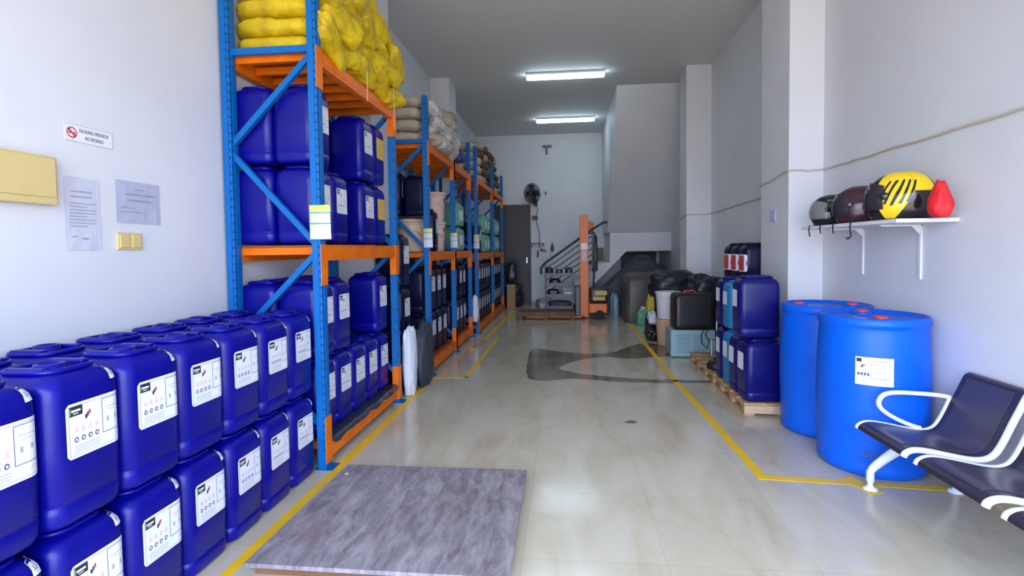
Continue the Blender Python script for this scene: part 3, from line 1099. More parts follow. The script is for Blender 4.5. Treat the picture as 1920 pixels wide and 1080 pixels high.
def pail(name, loc, r, h, m, label, lid=True, group=None, handle=True, logo=False):
    t = thing(name, loc, label, 'pail', group)
    b = MB()
    b.lathe([(r * .84, 0), (r * .86, .004), (r * .97, h * .80), (r * .98, h * .82), (r * 1.03, h * .825), (r * 1.03, h * .85), (r * .985, h * .86), (r, h * .97), (r * .9, h * .97)], m, 36)
    b.build('body', t)
    if lid:
        MB().lathe([(r * 1.055, h * .935), (r * 1.06, h * .96), (r * 1.05, h), (r * .95, h), (r * .93, h - .008), (.001, h - .008)], m, 36).build('lid', t)
    if handle:
        pts = [(r * 1.04 * cos(a), r * 1.04 * sin(a), h * .80 - .11 * sin((a + pi / 2) % pi) if False else h * .80 - .12 * abs(cos(a))) for a in [-pi / 2 + pi * i / 14 for i in range(15)]]
        MB().tube(pts, .003, 'steel', 6).build('handle', t)
    if logo:
        b = MB()
        for (a0, z0, z1, mm_) in logo:
            b.add([(r * 1.0 * cos(a) * (.87 + .13 * z / h / .8) + .004 * cos(a), r * sin(a) * (.87 + .13 * z / h / .8) + .004 * sin(a), z) for a in (a0, a0 + .12) for z in (z0, z1)], [(0, 2, 3, 1)], mm_)
        b.build('logo', t)
    return t
GP = 'pails on the second rack'
lg = [(-.35, .26, .29, 'ink'), (-.28, .235, .26, 'ink'), (-.1, .24, .27, 'ink_red'), (-.35, .10, .13, 'ink_grey')]
pail('pail', (-1.63, 6.30, 1.332), .15, .355, 'pail_pink', 'pale pink pail on the second rack middle shelf, under another pink pail', group=GP, logo=lg)
pail('pail', (-1.63, 6.30, 1.69), .155, .36, 'pail_pink', 'pale pink lidded pail on top of another pail, second rack middle shelf', group=GP, logo=lg)
pail('pail', (-1.70, 5.62, 1.332), .165, .355, 'pail_cream', 'cream pail under the black jerrycans on the second rack', group=GP)

# white sack and grey sack leaning in the gap
def soft(name, loc, sx_, sy_, sz_, m, seed, label, cat, rot=(0, 0, 0), power=.75, amp=.10, group=None, freq=1.0, flat=True):
    nu, nv = 28, 36
    vs = []
    for i in range(nu + 1):
        ph = -pi / 2 + pi * i / nu
        for j in range(nv):
            th = 2 * pi * j / nv
            f = lambda c_, p: math.copysign(abs(c_) ** p, c_)
            p = Vector((f(cos(ph), power) * f(cos(th), power), f(cos(ph), power) * f(sin(th), power), f(sin(ph), power)))
            n1 = noise.noise(p * 1.6 * freq + Vector((seed, 0, 0)))
            n2 = noise.noise(p * 4.5 * freq + Vector((0, seed, 0)))
            p *= 1 + amp * n1 * 1.3 + amp * .55 * n2
            z = p.z
            if flat and z < -.9:
                z = -.9
            vs.append((p.x * sx_, p.y * sy_, (z + .9) * sz_ / 1.9))
    fs = [(i * nv + j, i * nv + (j + 1) % nv, (i + 1) * nv + (j + 1) % nv, (i + 1) * nv + j) for i in range(nu) for j in range(nv)]
    o = MB().add(vs, fs, m, True).build(name, None, loc, rot)
    return tag(o, label, cat, group)
soft('sack', (-1.450, 4.655, .004), .060, .11, .63, 'bag_white', 3.3, 'white sack standing on the floor behind the nearest rack far post', 'sack', power=.75, amp=.13, freq=1.3)
soft('sack', (-1.42, 5.02, .004), .080, .21, .62, 'bag_grey', 5.1, 'dark grey sack standing between the first two racks', 'sack', power=.75, amp=.12, freq=1.2)
soft('plastic_bag', (-1.30, 8.02, .004) if False else (-1.40, 7.93, .22), .05, .06, .42, 'bag_white', 8.8, 'pale bag hanging on the post between the last two racks', 'bag', amp=.08)

# ------------------------------------------------------------ left wall fittings
t = thing('notice_sign', (XL, 2.115, 1.872), 'white no smoking sign with red symbol on the left wall', 'sign')
b = MB()
b.box(.0005, .003, -.115, .115, -.036, .036, 'sticker')
for (a0, a1, c0, c1) in ((-.115, .115, -.036, -.0345), (-.115, .115, .0345, .036), (-.115, -.1135, -.036, .036), (.1135, .115, -.036, .036)):
    b.box(.003, .0035, a0, a1, c0, c1, 'ink_grey')
b.build('sign_board', t)
b = MB()
cy = -.085
for k in range(24):
    a, c = 2 * pi * k / 24, 2 * pi * (k + 1) / 24
    b.quad((.004, cy + .024 * cos(a), .024 * sin(a)), (.004, cy + .024 * cos(c), .024 * sin(c)), (.004, cy + .018 * cos(c), .018 * sin(c)), (.004, cy + .018 * cos(a), .018 * sin(a)), 'ink_red')
b.quad((.004, cy - .018, .012), (.004, cy - .012, .018), (.004, cy + .018, -.012), (.004, cy + .012, -.018), 'ink_red')
b.quad((.0038, cy - .014, -.004), (.0038, cy + .014, -.004), (.0038, cy + .014, .002), (.0038, cy - .014, .002), 'ink')
b.build('symbol', t)
for body, zz, s in (('DILARANG MEROKOK', .0145, .0235), ('NO SMOKING', -.0145, .0235)):
    o = text_mesh(body, s, 'lettering', 'text_grey')
    o.parent = t
    o.matrix_local = Matrix.Translation((.0035, .022, zz)) @ Matrix.Rotation(pi / 2, 4, 'Z') @ Matrix.Rotation(pi / 2, 4, 'X') @ Matrix.Diagonal((.62, 1, 1, 1))

def notice(y0, y1, z0, z1, lines, label, m='paper', extra=None):
    t = thing('notice_paper', (XL, (y0 + y1) / 2, z0), label, 'paper', 'paper notices on the left wall')
    W, H_ = y1 - y0, z1 - z0
    b = MB()
    n = 10
    vs = []
    for i in range(n + 1):
        y = -W / 2 + W * i / n
        for j in range(7):
            z = H_ * j / 6
            vs.append((.003 + .0025 * noise.noise((y * 20, z * 20, W)), y, z))
    b.add(vs, [(i * 7 + j, i * 7 + 7 + j, i * 7 + 8 + j, i * 7 + j + 1) for i in range(n) for j in range(6)], m)
    for (a, c, z, th) in lines:
        b.quad((.0068, -W / 2 + a * W, z * H_), (.0068, -W / 2 + c * W, z * H_), (.0068, -W / 2 + c * W, z * H_ + th), (.0068, -W / 2 + a * W, z * H_ + th), 'notice_ink')
    b.build('sheet', t, fix=False)
    return t
notice(1.985, 2.150, 1.368, 1.682, [(.15, .75, .80, .004), (.15, .75, .73, .004)] + [(.1, .85 - .25 * (k % 3 == 1), .64 - .045 * k, .0025) for k in range(8)] + [(.12, .3, .18, .003), (.42, .6, .15, .006)],
       'tall wrinkled paper notice taped to the left wall below the sign')
notice(2.238, 2.500, 1.497, 1.700, [(.4, .62, .80, .004), (.18, .85, .68, .005), (.25, .78, .54, .005), (.08, .4, .36, .003), (.08, .55, .26, .003)],
       'wide framed paper notice on the left wall above the light switches', 'notice_lilac')
t = thing('switch_panel', (XL, 2.30, 1.41), 'cream double light switch on the left wall', 'switch')
MB().box(.0005, .010, -.070, .072, -.042, .040, 'cream_plastic', .004).build('wall_plate', t)
for yy in (-.035, .036):
    MB().box(.010, .016, yy - .026, yy + .026, -.032, .030, 'cream_plastic', .003).build('rocker', t)
t = thing('meter_box', (XL, 1.76, 1.55), 'yellowish beige electrical box on the left wall at the picture edge', 'electrical box')
MB().box(.0005, .045, -.20, .16, 0, .195, 'box_yellow', .006).build('casing', t)
MB().box(.045, .05, -.19, .15, .030, .186, 'box_yellow', .003).build('cover', t)

# ------------------------------------------------------------ drums
def drum(loc, label, rz, stick=True):
    t = thing('plastic_drum', loc, label, 'drum', 'blue plastic drums by the right wall', rz)
    H_ = .925
    b = MB()
    b.lathe([(.262, 0), (.272, .004), (.285, .02), (.288, .05), (.283, .075), (.285, .10), (.292, .30), (.296, .46), (.293, .62), (.284, .82), (.279, .855), (.281, .868), (.289, .874), (.291, .89),
             (.287, .915), (.280, H_ - .002), (.270, H_ - .002), (.262, .905), (.255, .900), (.05, .905), (.001, .905)], 'drum_blue', 64, T=None)
    b.build('body', t)
    for (x, y, r) in ((.17, .02, .036), (-.17, -.03, .036)):
        c = MB()
        T = Matrix.Translation((x, y, 0))
        c.lathe([(r + .02, .900), (r + .02, .914), (r + .006, .918), (r + .004, .914)], 'drum_blue', 24, T=T)
        c.build('bung_collar', t)
        c = MB()
        c.lathe([(r, .90), (r, .925), (r - .004, .930), (r - .012, .930), (r - .014, .920), (.001, .920)], 'red_cap', 24, T=T)
        c.build('bung', t)
    if stick:
        L = MB()
        def patch(a0, a1, z0, z1, m, e):
            n = 10
            vs = []
            for i in range(n + 1):
                a = a0 + (a1 - a0) * i / n
                for z in (z0, z1):
                    rr = .2955 - .00035 * ((z - .46) * 10) ** 2 + e
                    vs.append((rr * cos(a), rr * sin(a), z))
            L.add(vs, [(2 * i, 2 * i + 2, 2 * i + 3, 2 * i + 1) for i in range(n)], m)
        A0, A1, B0, B1 = -.40, .22, .545, .705
        patch(A0, A1, B0, B1, 'sticker', .002)
        g = lambda a, c_, z0, z1, m: patch(A0 + a * (A1 - A0), A0 + c_ * (A1 - A0), B0 + z0 * (B1 - B0), B0 + z1 * (B1 - B0), m, .003)
        g(.03, .17, .82, .95, 'ink'); g(.18, .25, .66, .74, 'ink_red'); g(.15, .19, .62, .70, 'ink')
        for q in range(4):
            g(.06 + .085 * q, .12 + .085 * q, .34, .44, 'ink_blue'); g(.06 + .085 * q, .12 + .085 * q, .52, .58, 'ink_pink')
        for a in (.42, .88):
            g(a, a + .008, .25, .88, 'ink_blue')
        g(.42, .888, .87, .885, 'ink_blue'); g(.42, .888, .25, .265, 'ink_blue')
        g(.50, .78, .64, .66, 'ink_grey'); g(.50, .80, .44, .47, 'ink_grey'); g(.06, .36, .15, .165, 'ink_grey'); g(.03, .97, .04, .052, 'ink_grey')
        L.build('product_label', t)
        q = MB()
        q.box(-.03, .07, -.10, -.055, .901, .904, 'sticker', T=Matrix.Rotation(.4, 4, 'Z'))
        q.build('top_sticker', t)
        o = MB()
        for k in range(5):
            a = -.28 + .07 * k
            rr = .2905
            o.quad((rr * cos(a), rr * sin(a), .13), (rr * cos(a + .045), rr * sin(a + .045), .13), (rr * cos(a + .045), rr * sin(a + .045), .155 - .006 * (k % 2)), (rr * cos(a), rr * sin(a), .155), 'ink_blue')
        o.build('stencil_mark', t)
    return t
drum((1.868, 3.37, .001), 'near blue plastic drum with white label behind the black bench', radians(-125 + 14))
drum((1.880, 3.968, .001), 'far blue plastic drum standing partly behind the labelled drum', radians(160), False)

# ------------------------------------------------------------ waiting bench
bn = thing('waiting_bench', (0, 0, 0), 'black perforated metal waiting bench with white frames along the right wall', 'bench')
bn.location = (1.60, 3.02, 0)
# profile in local x (0 = front), z
PF = [(.000, .335), (.008, .352), (.035, .366), (.075, .368), (.14, .358), (.22, .342), (.29, .330), (.345, .330), (.385, .345), (.415, .380), (.445, .44), (.475, .51), (.505, .575), (.53, .63), (.545, .645), (.56, .648), (.572, .64)]
def smooth(P, n=4):
    out = []
    for i in range(len(P) - 1):
        p0, p1, p2, p3 = [Vector(P[min(max(i + j, 0), len(P) - 1)]) for j in (-1, 0, 1, 2)]
        for k in range(n):
            t = k / n
            out.append(0.5 * ((2 * p1) + (-p0 + p2) * t + (2 * p0 - 5 * p1 + 4 * p2 - p3) * t * t + (-p0 + 3 * p1 - 3 * p2 + p3) * t ** 3))
    out.append(Vector(P[-1]))
    return out
PS = smooth(PF)
SEATW = .385
def sheet(mb, pts, ya, yb, th, m, off=0.0):
    rings = []
    for y in (ya, yb):
        pass
    n = len(pts)
    up_, dn = [], []
    for i, p in enumerate(pts):
        a, c = pts[max(i - 1, 0)], pts[min(i + 1, n - 1)]
        t = (c - a).normalized()
        nn = Vector((-t.y, t.x))
        up_.append(p + nn * (th / 2 + off))
        dn.append(p - nn * (th / 2 - off))
    poly = up_ + dn[::-1]
    N = len(poly)
    vs = [(p.x, ya, p.y) for p in poly] + [(p.x, yb, p.y) for p in poly]
    fs = [(i, (i + 1) % N, (i + 1) % N + N, i + N) for i in range(N)]
    for k in range(n - 1):
        fs.append((k, k + 1, N - 2 - k, N - 1 - k))
        fs.append((N + k, N + N - 1 - k, N + N - 2 - k, N + k + 1))
    mb.add(vs, fs, m)
for s in range(3):
    ya, yb = -.015 - (SEATW + .10) * s, -.015 - (SEATW + .10) * s - SEATW
    b = MB()
    sheet(b, PS, yb + .012, ya - .012, .016, 'bench_black')
    se = b.build('seat', bn)
    b = MB()
    sheet(b, [p for p in PS[7:-12]], yb + .05, ya - .05, .004, 'perforated', .010)
    b.build('perforated_panel', se)
    for y in (ya + .004, yb - .004):
        f_ = MB()
        q = PS[:-20] if y > ya else PS[:-5]
        f_.tube([(p.x, y, p.y - .002) for p in q], (.017, .014), 'bench_white', 10)
        f_.build('side_frame', bn)
    # armrest loops
    if s in (0, 1):
        A = smooth([(.50, .505), (.43, .520), (.30, .530), (.20, .532), (.145, .520), (.118, .488), (.122, .452), (.16, .415), (.22, .380), (.29, .350), (.33, .338)], 5)
        if s == 0:
            MB().tube([(p.x, ya + .018, p.y) for p in A], (.017, .012), 'bench_white', 10).build('armrest', bn)
MB().box(.27, .33, -1.50, .01, .262, .302, 'bench_white', .006).build('support_beam', bn)
for i, y in enumerate((-.03, -1.40)):
    L = MB()
    A = smooth([(.060, .085), (.075, .12), (.15, .185), (.23, .24), (.30, .268), (.37, .25), (.44, .18), (.485, .11), (.495, .085)], 4)
    L.tube([(p.x, y, p.y) for p in A], [(.017, .016 + .016 * sin(pi * k / (len(A) - 1))) for k in range(len(A))], 'bench_white', 10)
    lg_ = L.build('leg', bn)
    for fx in (.060, .495):
        MB().lathe([(.036, 0), (.037, .008), (.020, .016), (.014, .022), (.014, .04), (.020, .045), (.020, .10)], 'bench_white', 20, T=Matrix.Translation((fx, y, .001))).build('foot', lg_)

# ------------------------------------------------------------ helmet shelf
sh = thing('wall_shelf', (XR, 3.70, 1.47), 'white wall shelf on brackets carrying motorcycle helmets', 'shelf')
MB().box(-.33, -.001, -.58, .60, 0, .022, 'shelf_white', .003).build('shelf_board', sh)
for y in (-.27, .35):
    b = MB()
    b.box(-.012, -.001, y - .012, y + .012, -.34, -.001, 'shelf_white', .002)
    b.box(-.24, -.001, y - .012, y + .012, -.012, -.001, 'shelf_white', .002)
    b.prism([(-.06, -.012), (-.012, -.012), (-.012, -.06)], 'y', y - .002, y + .002, 'shelf_white')
    b.build('bracket', sh)
def helmet(loc, rz, sc, shell, label, vis='visor', yellow=False, green=False, strap=0.0, tilt=0):
    """local +x is the face opening"""
    t = thing('helmet', loc, label, 'helmet', 'motorcycle helmets on the wall shelf', rz)
    t.scale = (sc, sc, sc)
    t.rotation_euler = (tilt, 0, rz)
    RX, RY, RZ, zc = .158, .124, .146, .106
    def pt(th, ph, e=0.0):
        cp_ = cos(ph) ** (.45 if ph < 0 else .9)
        x, y, z = cp_ * cos(th), cp_ * sin(th), sin(ph)
        x2 = math.copysign(abs(x) ** .88, x) * (RX + e)
        y = math.copysign(abs(y) ** .88, y)
        zz = z * (RZ + e)
        if z < 0:
            zz = z * (.128 + e * .3)
            x2 *= 1 - .10 * z * z
        return (x2, y * (RY + e), zc + zz)
    def region(mb, t0, t1, p0, p1, m, e, n=14, k=8, fn=None):
        vs, fs = [], []
        for i in range(n + 1):
            for j in range(k + 1):
                u, v = i / n, j / k
                th, ph = t0 + (t1 - t0) * u, p0 + (p1 - p0) * v
                if fn:
                    th, ph = fn(u, v)
                vs.append(pt(th, ph, e))
        for i in range(n):
            for j in range(k):
                a = i * (k + 1) + j
                fs.append((a, a + k + 1, a + k + 2, a + 1))
        mb.add(vs, fs, m, True)
    b = MB()
    nv = 40
    rings = [[pt(2 * pi * j / nv, -.93 + 2.48 * i / 26) for j in range(nv)] for i in range(26)]
    rings.append([pt(2 * pi * j / nv, 1.56) for j in range(nv)])
    b.loft(rings, shell)
    b.tube([pt(2 * pi * j / 32, -.92, .003) for j in range(32)], .006, 'rubber', 6, closed=True)
    b.build('shell', t)
    v = MB()
    region(v, 0, 0, 0, 0, vis, .008, 24, 10, fn=lambda u, w_: ((u - .5) * 2.5, -.45 + .12 * abs(u - .5) + w_ * (1.15 - 1.1 * abs(u - .5) ** 2)))
    vo = v.build('visor', t)
    for s in (-1, 1):
        T = Matrix.Translation(pt(s * 1.28, .12, .006)) @ Matrix.Rotation(-s * pi / 2, 4, 'X') @ Matrix.Diagonal((1, 1, 1, 1))
        MB().lathe([(.020, -.006), (.020, .004), (.014, .007), (.001, .007)], shell, 16, T=T).build('visor_pivot', t)
    if yellow:
        y_ = MB()
        for s in (-1, 1):
            # broad band over crown down to the cheek
            region(y_, 0, 0, 0, 0, 'helmet_yellow', .004, 20, 10, fn=lambda u, v_: (s * (1.22 - .25 * min(1, u / .4) + (.30 + .72 * min(1, u / .45)) * v_), -.86 + 2.35 * u))
            region(y_, 0, 0, 0, 0, 'helmet_yellow', .004, 14, 10, fn=lambda u, v_: (s * (2.0 + .75 * v_), .25 + .30 * (1 - v_) * 0 + 1.0 * u))
        y_.build('yellow_panels', t)
        for s in (-1, 1):
            k_ = MB()
            for q in range(5):
                region(k_, 0, 0, 0, 0, 'helmet_black', .0065, 8, 4, fn=lambda u, v_: (s * (1.22 + .17 * q + .07 * v_ + .28 * (u - .5)), -.25 + .06 * abs(q - 2) + (.95 - .08 * abs(q - 2)) * u))
            k_.build('black_stripes', t)
    if green:
        g_ = MB()
        for s in (-1, 1):
            region(g_, s * 1.2, s * 1.55, .62, .72, 'helmet_green', .004, 6, 3)
        g_.build('green_mark', t)
    if strap:
        MB().tube([(.02, .10, .01), (.03, .125, -.005), (.035, .16, -.02), (.03, .155, -.02 - strap), (.05, .15, -.03 - strap)], .004, 'rubber', 6).build('chin_strap', t)
    return t
SZ = 1.4925
helmet((2.00, 4.135, SZ), radians(165), .93, 'helmet_black', 'small black helmet with green mark, farthest along the wall shelf', 'visor_clear', green=True)
helmet((2.01, 3.78, SZ), radians(150), 1.02, 'helmet_maroon', 'dark maroon black helmet in the middle of the wall shelf', 'visor')
helmet((2.015, 3.36, SZ), radians(142), 1.14, 'helmet_black', 'yellow and black motorcycle helmet on the wall shelf beside red pouch', 'visor', yellow=True)
for i, (y, x, l) in enumerate(((3.98, 1.846, .03), (3.80, 1.846, .035), (3.58, 1.846, .06), (4.15, 1.846, .05))):
    P_ = [(x + .07, y + .02, SZ + .010), (x + .02, y + .006, SZ + .007), (x - .001, y, SZ + .004), (x - .006, y - .002, SZ - .025), (x - .001, y - .006, SZ - .03 - l)]
    if i == 2:
        P_ += [(x - .001, y + .03, SZ - .045 - l), (x - .001, y + .055, SZ - .035 - l)]
    o = MB().tube(P_, [(.006, .0018)] * len(P_), 'rubber', 6).build('helmet_strap')
    tag(o, f'black helmet strap dangling over the wall shelf edge, {ORD[i+1]} listed beside the helmets' if False else ['black strap dangling from the shelf edge below the maroon helmet front', 'black strap dangling from the shelf edge between maroon and yellow helmets',
        'long black strap with hook hanging from the shelf edge below yellow helmet', 'thin black strap hanging from the shelf edge below the smallest helmet'][i], 'strap', 'helmet straps over the shelf edge')
po_ = soft('red_pouch', (2.02, 3.035, SZ), .060, .062, .20, 'red_cloth', 2.2, 'red cloth drawstring pouch at the near end of the wall shelf', 'pouch', amp=.12, power=.85)
me = po_.data
for v in me.vertices:
    k = 1 - .55 * min(1, v.co.z / .2) ** 1.5
    v.co.x *= k
    v.co.y *= k
MB().tube([(0, .015 * cos(a) + .02, .185 + .018 * sin(a)) for a in [2 * pi * i / 12 for i in range(12)]], .003, 'red_cloth', 6, closed=True).build('drawstring', po_)

# cable along right wall, following the columns
cp = [(XR, .4), (XR, 2.2), (XR, 2.75), (XR, 3.2), (XR, 3.7), (XR, 4.2), (XR, 4.62)]
pts = []
def wv(y, z):
    return z + .012 * noise.noise((y * 3.1, 0, 0)) + .006 * noise.noise((y * 9, 3, 0))
for i in range(46):
    y = .4 + (4.63 - .4) * i / 45
    pts.append((XR - .009, y, wv(y, 1.985)))
for i in range(1, 10):
    x = XR - .009 - (XR - 1.90) * i / 9
    pts.append((x, 4.651, wv(4.65 + i * .1, 1.985 + .0 * i)))
for i in range(0, 13):
    y = 4.66 + .62 * i / 12
    pts.append((1.890, y, wv(y, 1.985 - .06 * i / 12)))
for i in range(1, 5):
    pts.append((1.89 + .281 * i / 4, 5.292, 1.925 - .005 * i))
for i in range(0, 30):
    y = 5.32 + (8.03 - 5.32) * i / 29
    pts.append((XR - .009, y, wv(y, 1.90 - .06 * i / 29)))
for i in range(1, 6):
    pts.append((XR - .009 - (XR - 1.82) * i / 5, 8.041, 1.83))
for i in range(0, 6):
    pts.append((1.81, 8.06 + .44 * i / 5, 1.83 - .01 * i))
tag(MB().tube(pts, .0065, 'cable_beige', 6).build('wall_cable'), 'beige cable strung along the right wall and around its columns', 'cable')
t = thing('wall_socket', (1.90, 4.98, 1.62), 'pale bluish switch plate on the side of the right column', 'socket')
MB().box(-.010, -.0005, -.06, .06, -.05, .05, 'sky_paper', .003).build('wall_plate', t)
MB().box(-.014, -.010, -.03, .03, -.025, .025, 'sky_paper', .002).build('insert', t)

# ------------------------------------------------------------ pallet with jerrycans (right)
pa = thing('wooden_pallet', (1.405, 4.245, 0), 'long low wooden pallet carrying indigo jerrycans by the right column', 'pallet', rz=-.03)
for y in [.0 + .19 * i for i in range(11)]:
    MB().box(0, .33, y, y + .14, .082, .098, 'wood', .002).build('deck_board', pa)
for x in (0.0, .125, .25):
    MB().box(x, x + .08, 0.001, 2.04, .064, .082, 'wood').build('stringer_board', pa)
for y in (.0, .32, .64, .96, 1.28, 1.60, 1.94):
    for x in (0.0, .25):
        MB().box(x, x + .08, y, y + .10, .016, .064, 'wood', .003).build('block', pa)
for x in (0.0, .25):
    MB().box(x, x + .08, 0.0, 2.04, .001, .016, 'wood').build('bottom_runner', pa)
MB().box(-.002, .332, -.018, -.001, .02, .082, 'wood_pale', .002).build('end_plank', pa)
PZ = .100
ind = make_can('jerrycan', 'x', 'jerrycan', .32, .232, .505, 'cans_indigo', 'white', 'x')
ID = {'root': ind}
GI = 'indigo jerrycans on the right pallet'
put(ID, (1.582, 4.375, PZ), 'indigo jerrycan on the right pallet, near corner, bottom tier', GI, pi + .03)
put(ID, (1.545, 4.40, PZ + .51), 'indigo jerrycan on the right pallet, near corner, top tier', GI, pi - .03)
put(ID, (1.585, 4.620, PZ), 'indigo jerrycan on the right pallet, second from the near end, bottom tier', GI, pi)
put(ID, (1.60, 5.075, PZ), 'indigo jerrycan on the right pallet behind the light blue ones, bottom tier', GI, pi, (), (1, .92, 1))
put(ID, (1.60, 5.075, PZ + .51), 'indigo jerrycan on the right pallet behind the light blue ones, upper tier', GI, pi, (), (1, .92, .9))
flush(ID)
sky = make_can('jerrycan', 'light blue jerrycan on the right pallet, bottom tier', 'jerrycan', .30, .225, .505, 'cans_sky', 'white', 'light blue jerrycans on the right pallet')
sky.location = (1.59, 4.852, PZ)
sky.rotation_euler = (0, 0, pi)
copy_tree(sky, (1.59, 4.852, PZ + .51), 'light blue jerrycan on the right pallet, upper tier', pi, 'light blue jerrycans on the right pallet', scale=(1, 1, .86))
red = make_can('jerrycan', 'dark jerrycan with red label high by the right column, nearest of three', 'jerrycan', .24, .22, .42, 'cans_dark_shaded', 'red', 'red-labelled jerrycans')
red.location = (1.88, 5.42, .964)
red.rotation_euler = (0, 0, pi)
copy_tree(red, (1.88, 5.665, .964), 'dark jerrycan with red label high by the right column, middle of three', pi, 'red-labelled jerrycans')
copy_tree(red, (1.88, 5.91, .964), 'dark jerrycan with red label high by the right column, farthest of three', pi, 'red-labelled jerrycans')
t = thing('cabinet', (1.92, 5.66, 0), 'dark low cabinet by the right wall under the red-labelled jerrycans', 'cabinet')
MB().box(-.09, .24, -.36, .38, .0, .93, 'plastic_black', .01).build('body', t)
MB().box(-.15, .25, -.37, .39, .93, .962, 'metal_grey', .006).build('top', t)

# steel pole stand on the pallet
t = thing('pole_stand', (1.525, 5.42, PZ), 'steel pole on a round black base standing on the right pallet', 'stand')
MB().lathe([(.09, 0), (.10, .01), (.095, .05), (.07, .085), (.03, .10), (.02, .12)], 'plastic_black', 28).build('base', t)
MB().lathe([(.011, .10), (.011, .62)], 'steel', 12).build('pole', t)
b = MB()
b.tube([(-.05, 0, .14), (-.05, 0, .30)], .008, 'steel', 8)
b.tube([(-.085, 0, .30), (-.015, 0, .30)], .008, 'steel', 8)
b.build('valve', t)

# voltage stabiliser / metal case
t = thing('metal_case', (1.53, 6.60, 0), 'pale blue-grey louvred metal case on the floor under black case', 'case')
MB().box(-.26, .26, -.17, .17, .012, .335, 'case_blue', .008).build('casing', t)
b = MB()
for r_i in range(9):
    z = .07 + .026 * r_i
    for (x0, x1) in ((-.19, -.03), (.0, .16)):
        b.box(x0, x1, -.1735, -.169, z, z + .006, 'case_blue')
        b.box(x0, x1, -.1712, -.1695, z - .004, z, 'hole')
b.build('louvres', t)
for x in (-.22, .22):
    for y in (-.13, .13):
        MB().box(x - .02, x + .02, y - .02, y + .02, 0, .012, 'rubber').build('foot', t)
o = MB().tube([(1.66, 6.410, .36), (1.62, 6.412, .28), (1.63, 6.41, .18), (1.69, 6.40, .12), (1.71, 6.40, .20), (1.67, 6.41, .30), (1.70, 6.412, .34)], .006, 'rubber', 6).build('cable')
tag(o, 'black cable looped down the front of the blue-grey metal case', 'cable')

t = thing('equipment_case', (1.56, 6.62, .337), 'large black boxy case resting on the blue-grey metal case', 'case')
b = MB()
b.loft([rrect(.24 - i, .17 - i, .05, z) for z, i in ((0, .02), (.015, .004), (.05, 0), (.38, .002), (.42, .012), (.437, .035))], 'plastic_black')
b.build('casing', t)
b = MB()
b.box(-.19, .19, -.178, -.168, .05, .39, 'plastic_black', .008)
b.build('front_panel', t)
MB().tube([(-.10, 0, .435), (-.09, 0, .46), (.02, 0, .465), (.05, 0, .435)], .010, 'red_cap', 8).build('red_handle', t)

soft('backpack', (1.82, 7.05, .552), .24, .18, .42, 'bag_black', 4.4, 'lumpy black bag lying behind the black case by the right wall', 'bag', amp=.22, power=.9)
slab('crate', 1.60, 2.05, 6.84, 7.25, .001, .55, 'plastic_black', 'dark crate hidden behind the black case under the lumpy bag', 'crate')
t = thing('printer', (2.0, 6.22, 0), 'dark grey office machine with black lid behind the steel pole', 'machine')
MB().box(-.13, .15, -.12, .18, .0, .74, 'metal_grey', .01).build('cabinet', t)
MB().box(-.16, .17, -.14, .20, .74, .84, 'plastic_black', .015).build('lid', t)

pail('pail', (1.40, 7.28, .003), .165, .36, 'pail_peach', 'peach coloured pail on the floor under the white pail', group='stacked pails by the right wall')
pail('pail', (1.40, 7.28, .366), .165, .37, 'pail_white', 'white lidded pail stacked on the peach pail', group='stacked pails by the right wall', handle=False)
soft('garbage_bag', (1.56, 7.76, .60), .36, .24, .42, 'bag_black', 9.2, 'black plastic garbage bag heaped behind the white pail', 'bag', amp=.16, power=.85)
slab('crate', 1.34, 1.98, 7.50, 7.98, .001, .60, 'plastic_black', 'dark crate under the black garbage bag', 'crate')
soft('plastic_bag', (1.27, 7.95, .36), .055, .10, .26, 'bag_yellow', 1.7, 'yellow plastic bag beside the pails', 'bag', amp=.25)
soft('plastic_bag', (1.24, 7.62, .235), .06, .12, .18, 'bag_white', 6.7, 'white crumpled plastic bag leaning on the peach pail', 'bag', amp=.25)
soft('plastic_bag', (1.23, 7.66, .003), .08, .17, .20, 'bag_black', 7.7, 'low black plastic bag on the floor under the white bag', 'bag', amp=.2)
soft('plastic_bag', (1.27, 8.02, .003), .07, .10, .355, 'bag_black', 2.7, 'black plastic bag on the floor under the yellow bag', 'bag', amp=.12)

t = thing('jug', (1.33, 9.10, 0), 'small teal plastic jug on the floor near the covered machine', 'jug')
MB().loft([rrect(.11 - i, .10 - i, .05, z) for z, i in ((.001, .015), (.02, 0), (.20, 0), (.25, .02), (.28, .05))], 'cans_green').build('body', t)
MB().lathe([(.045, .275), (.045, .32), (.02, .325), (.001, .325)], 'pail_white', 16).build('cap', t)

# covered machine and tarp under the stairs
t = thing('covered_machine', (1.42, 9.75, 0), 'large machine under a shiny brown cover near the stairs', 'machine')
b = MB()
rings = []
for z, i in ((.0, .0), (.05, -.01), (.45, .0), (.74, .012), (.82, .04), (.865, .10), (.885, .17)):
    ring = []
    for p in rrect(.36 - i, .42 - i, .10, z, 8):
        k = noise.noise((p[0] * 5, p[1] * 5, z * 2)) * .02
        ring.append((p[0] + k, p[1] + k, z + (k if z > .1 else 0)))
    rings.append(ring)
b.loft(rings, 'cover_brown')
b.build('cover', t)
t2 = MB()
rings = []
TP = [(-.98, 0), (-.92, .22), (-.50, .60), (-.10, .98), (.12, 1.19), (.36, 1.20), (.60, .98), (.80, .86), (.84, 0)]
for u in range(9):
    y = -.28 + .5 * u / 8
    k = 1 - .10 * abs(u - 4) / 4
    rings.append([(x, y, z * k + (.02 * noise.noise((x * 3, u * .7, 1)) if z else 0)) for x, z in TP])
t2.loft(rings, 'tarp_dark')
tag(t2.build('tarp_heap', None, (1.30, 10.76, .001)), 'dark tarpaulin draped to a peak and filling the space under the stairs', 'tarp')
b = MB()
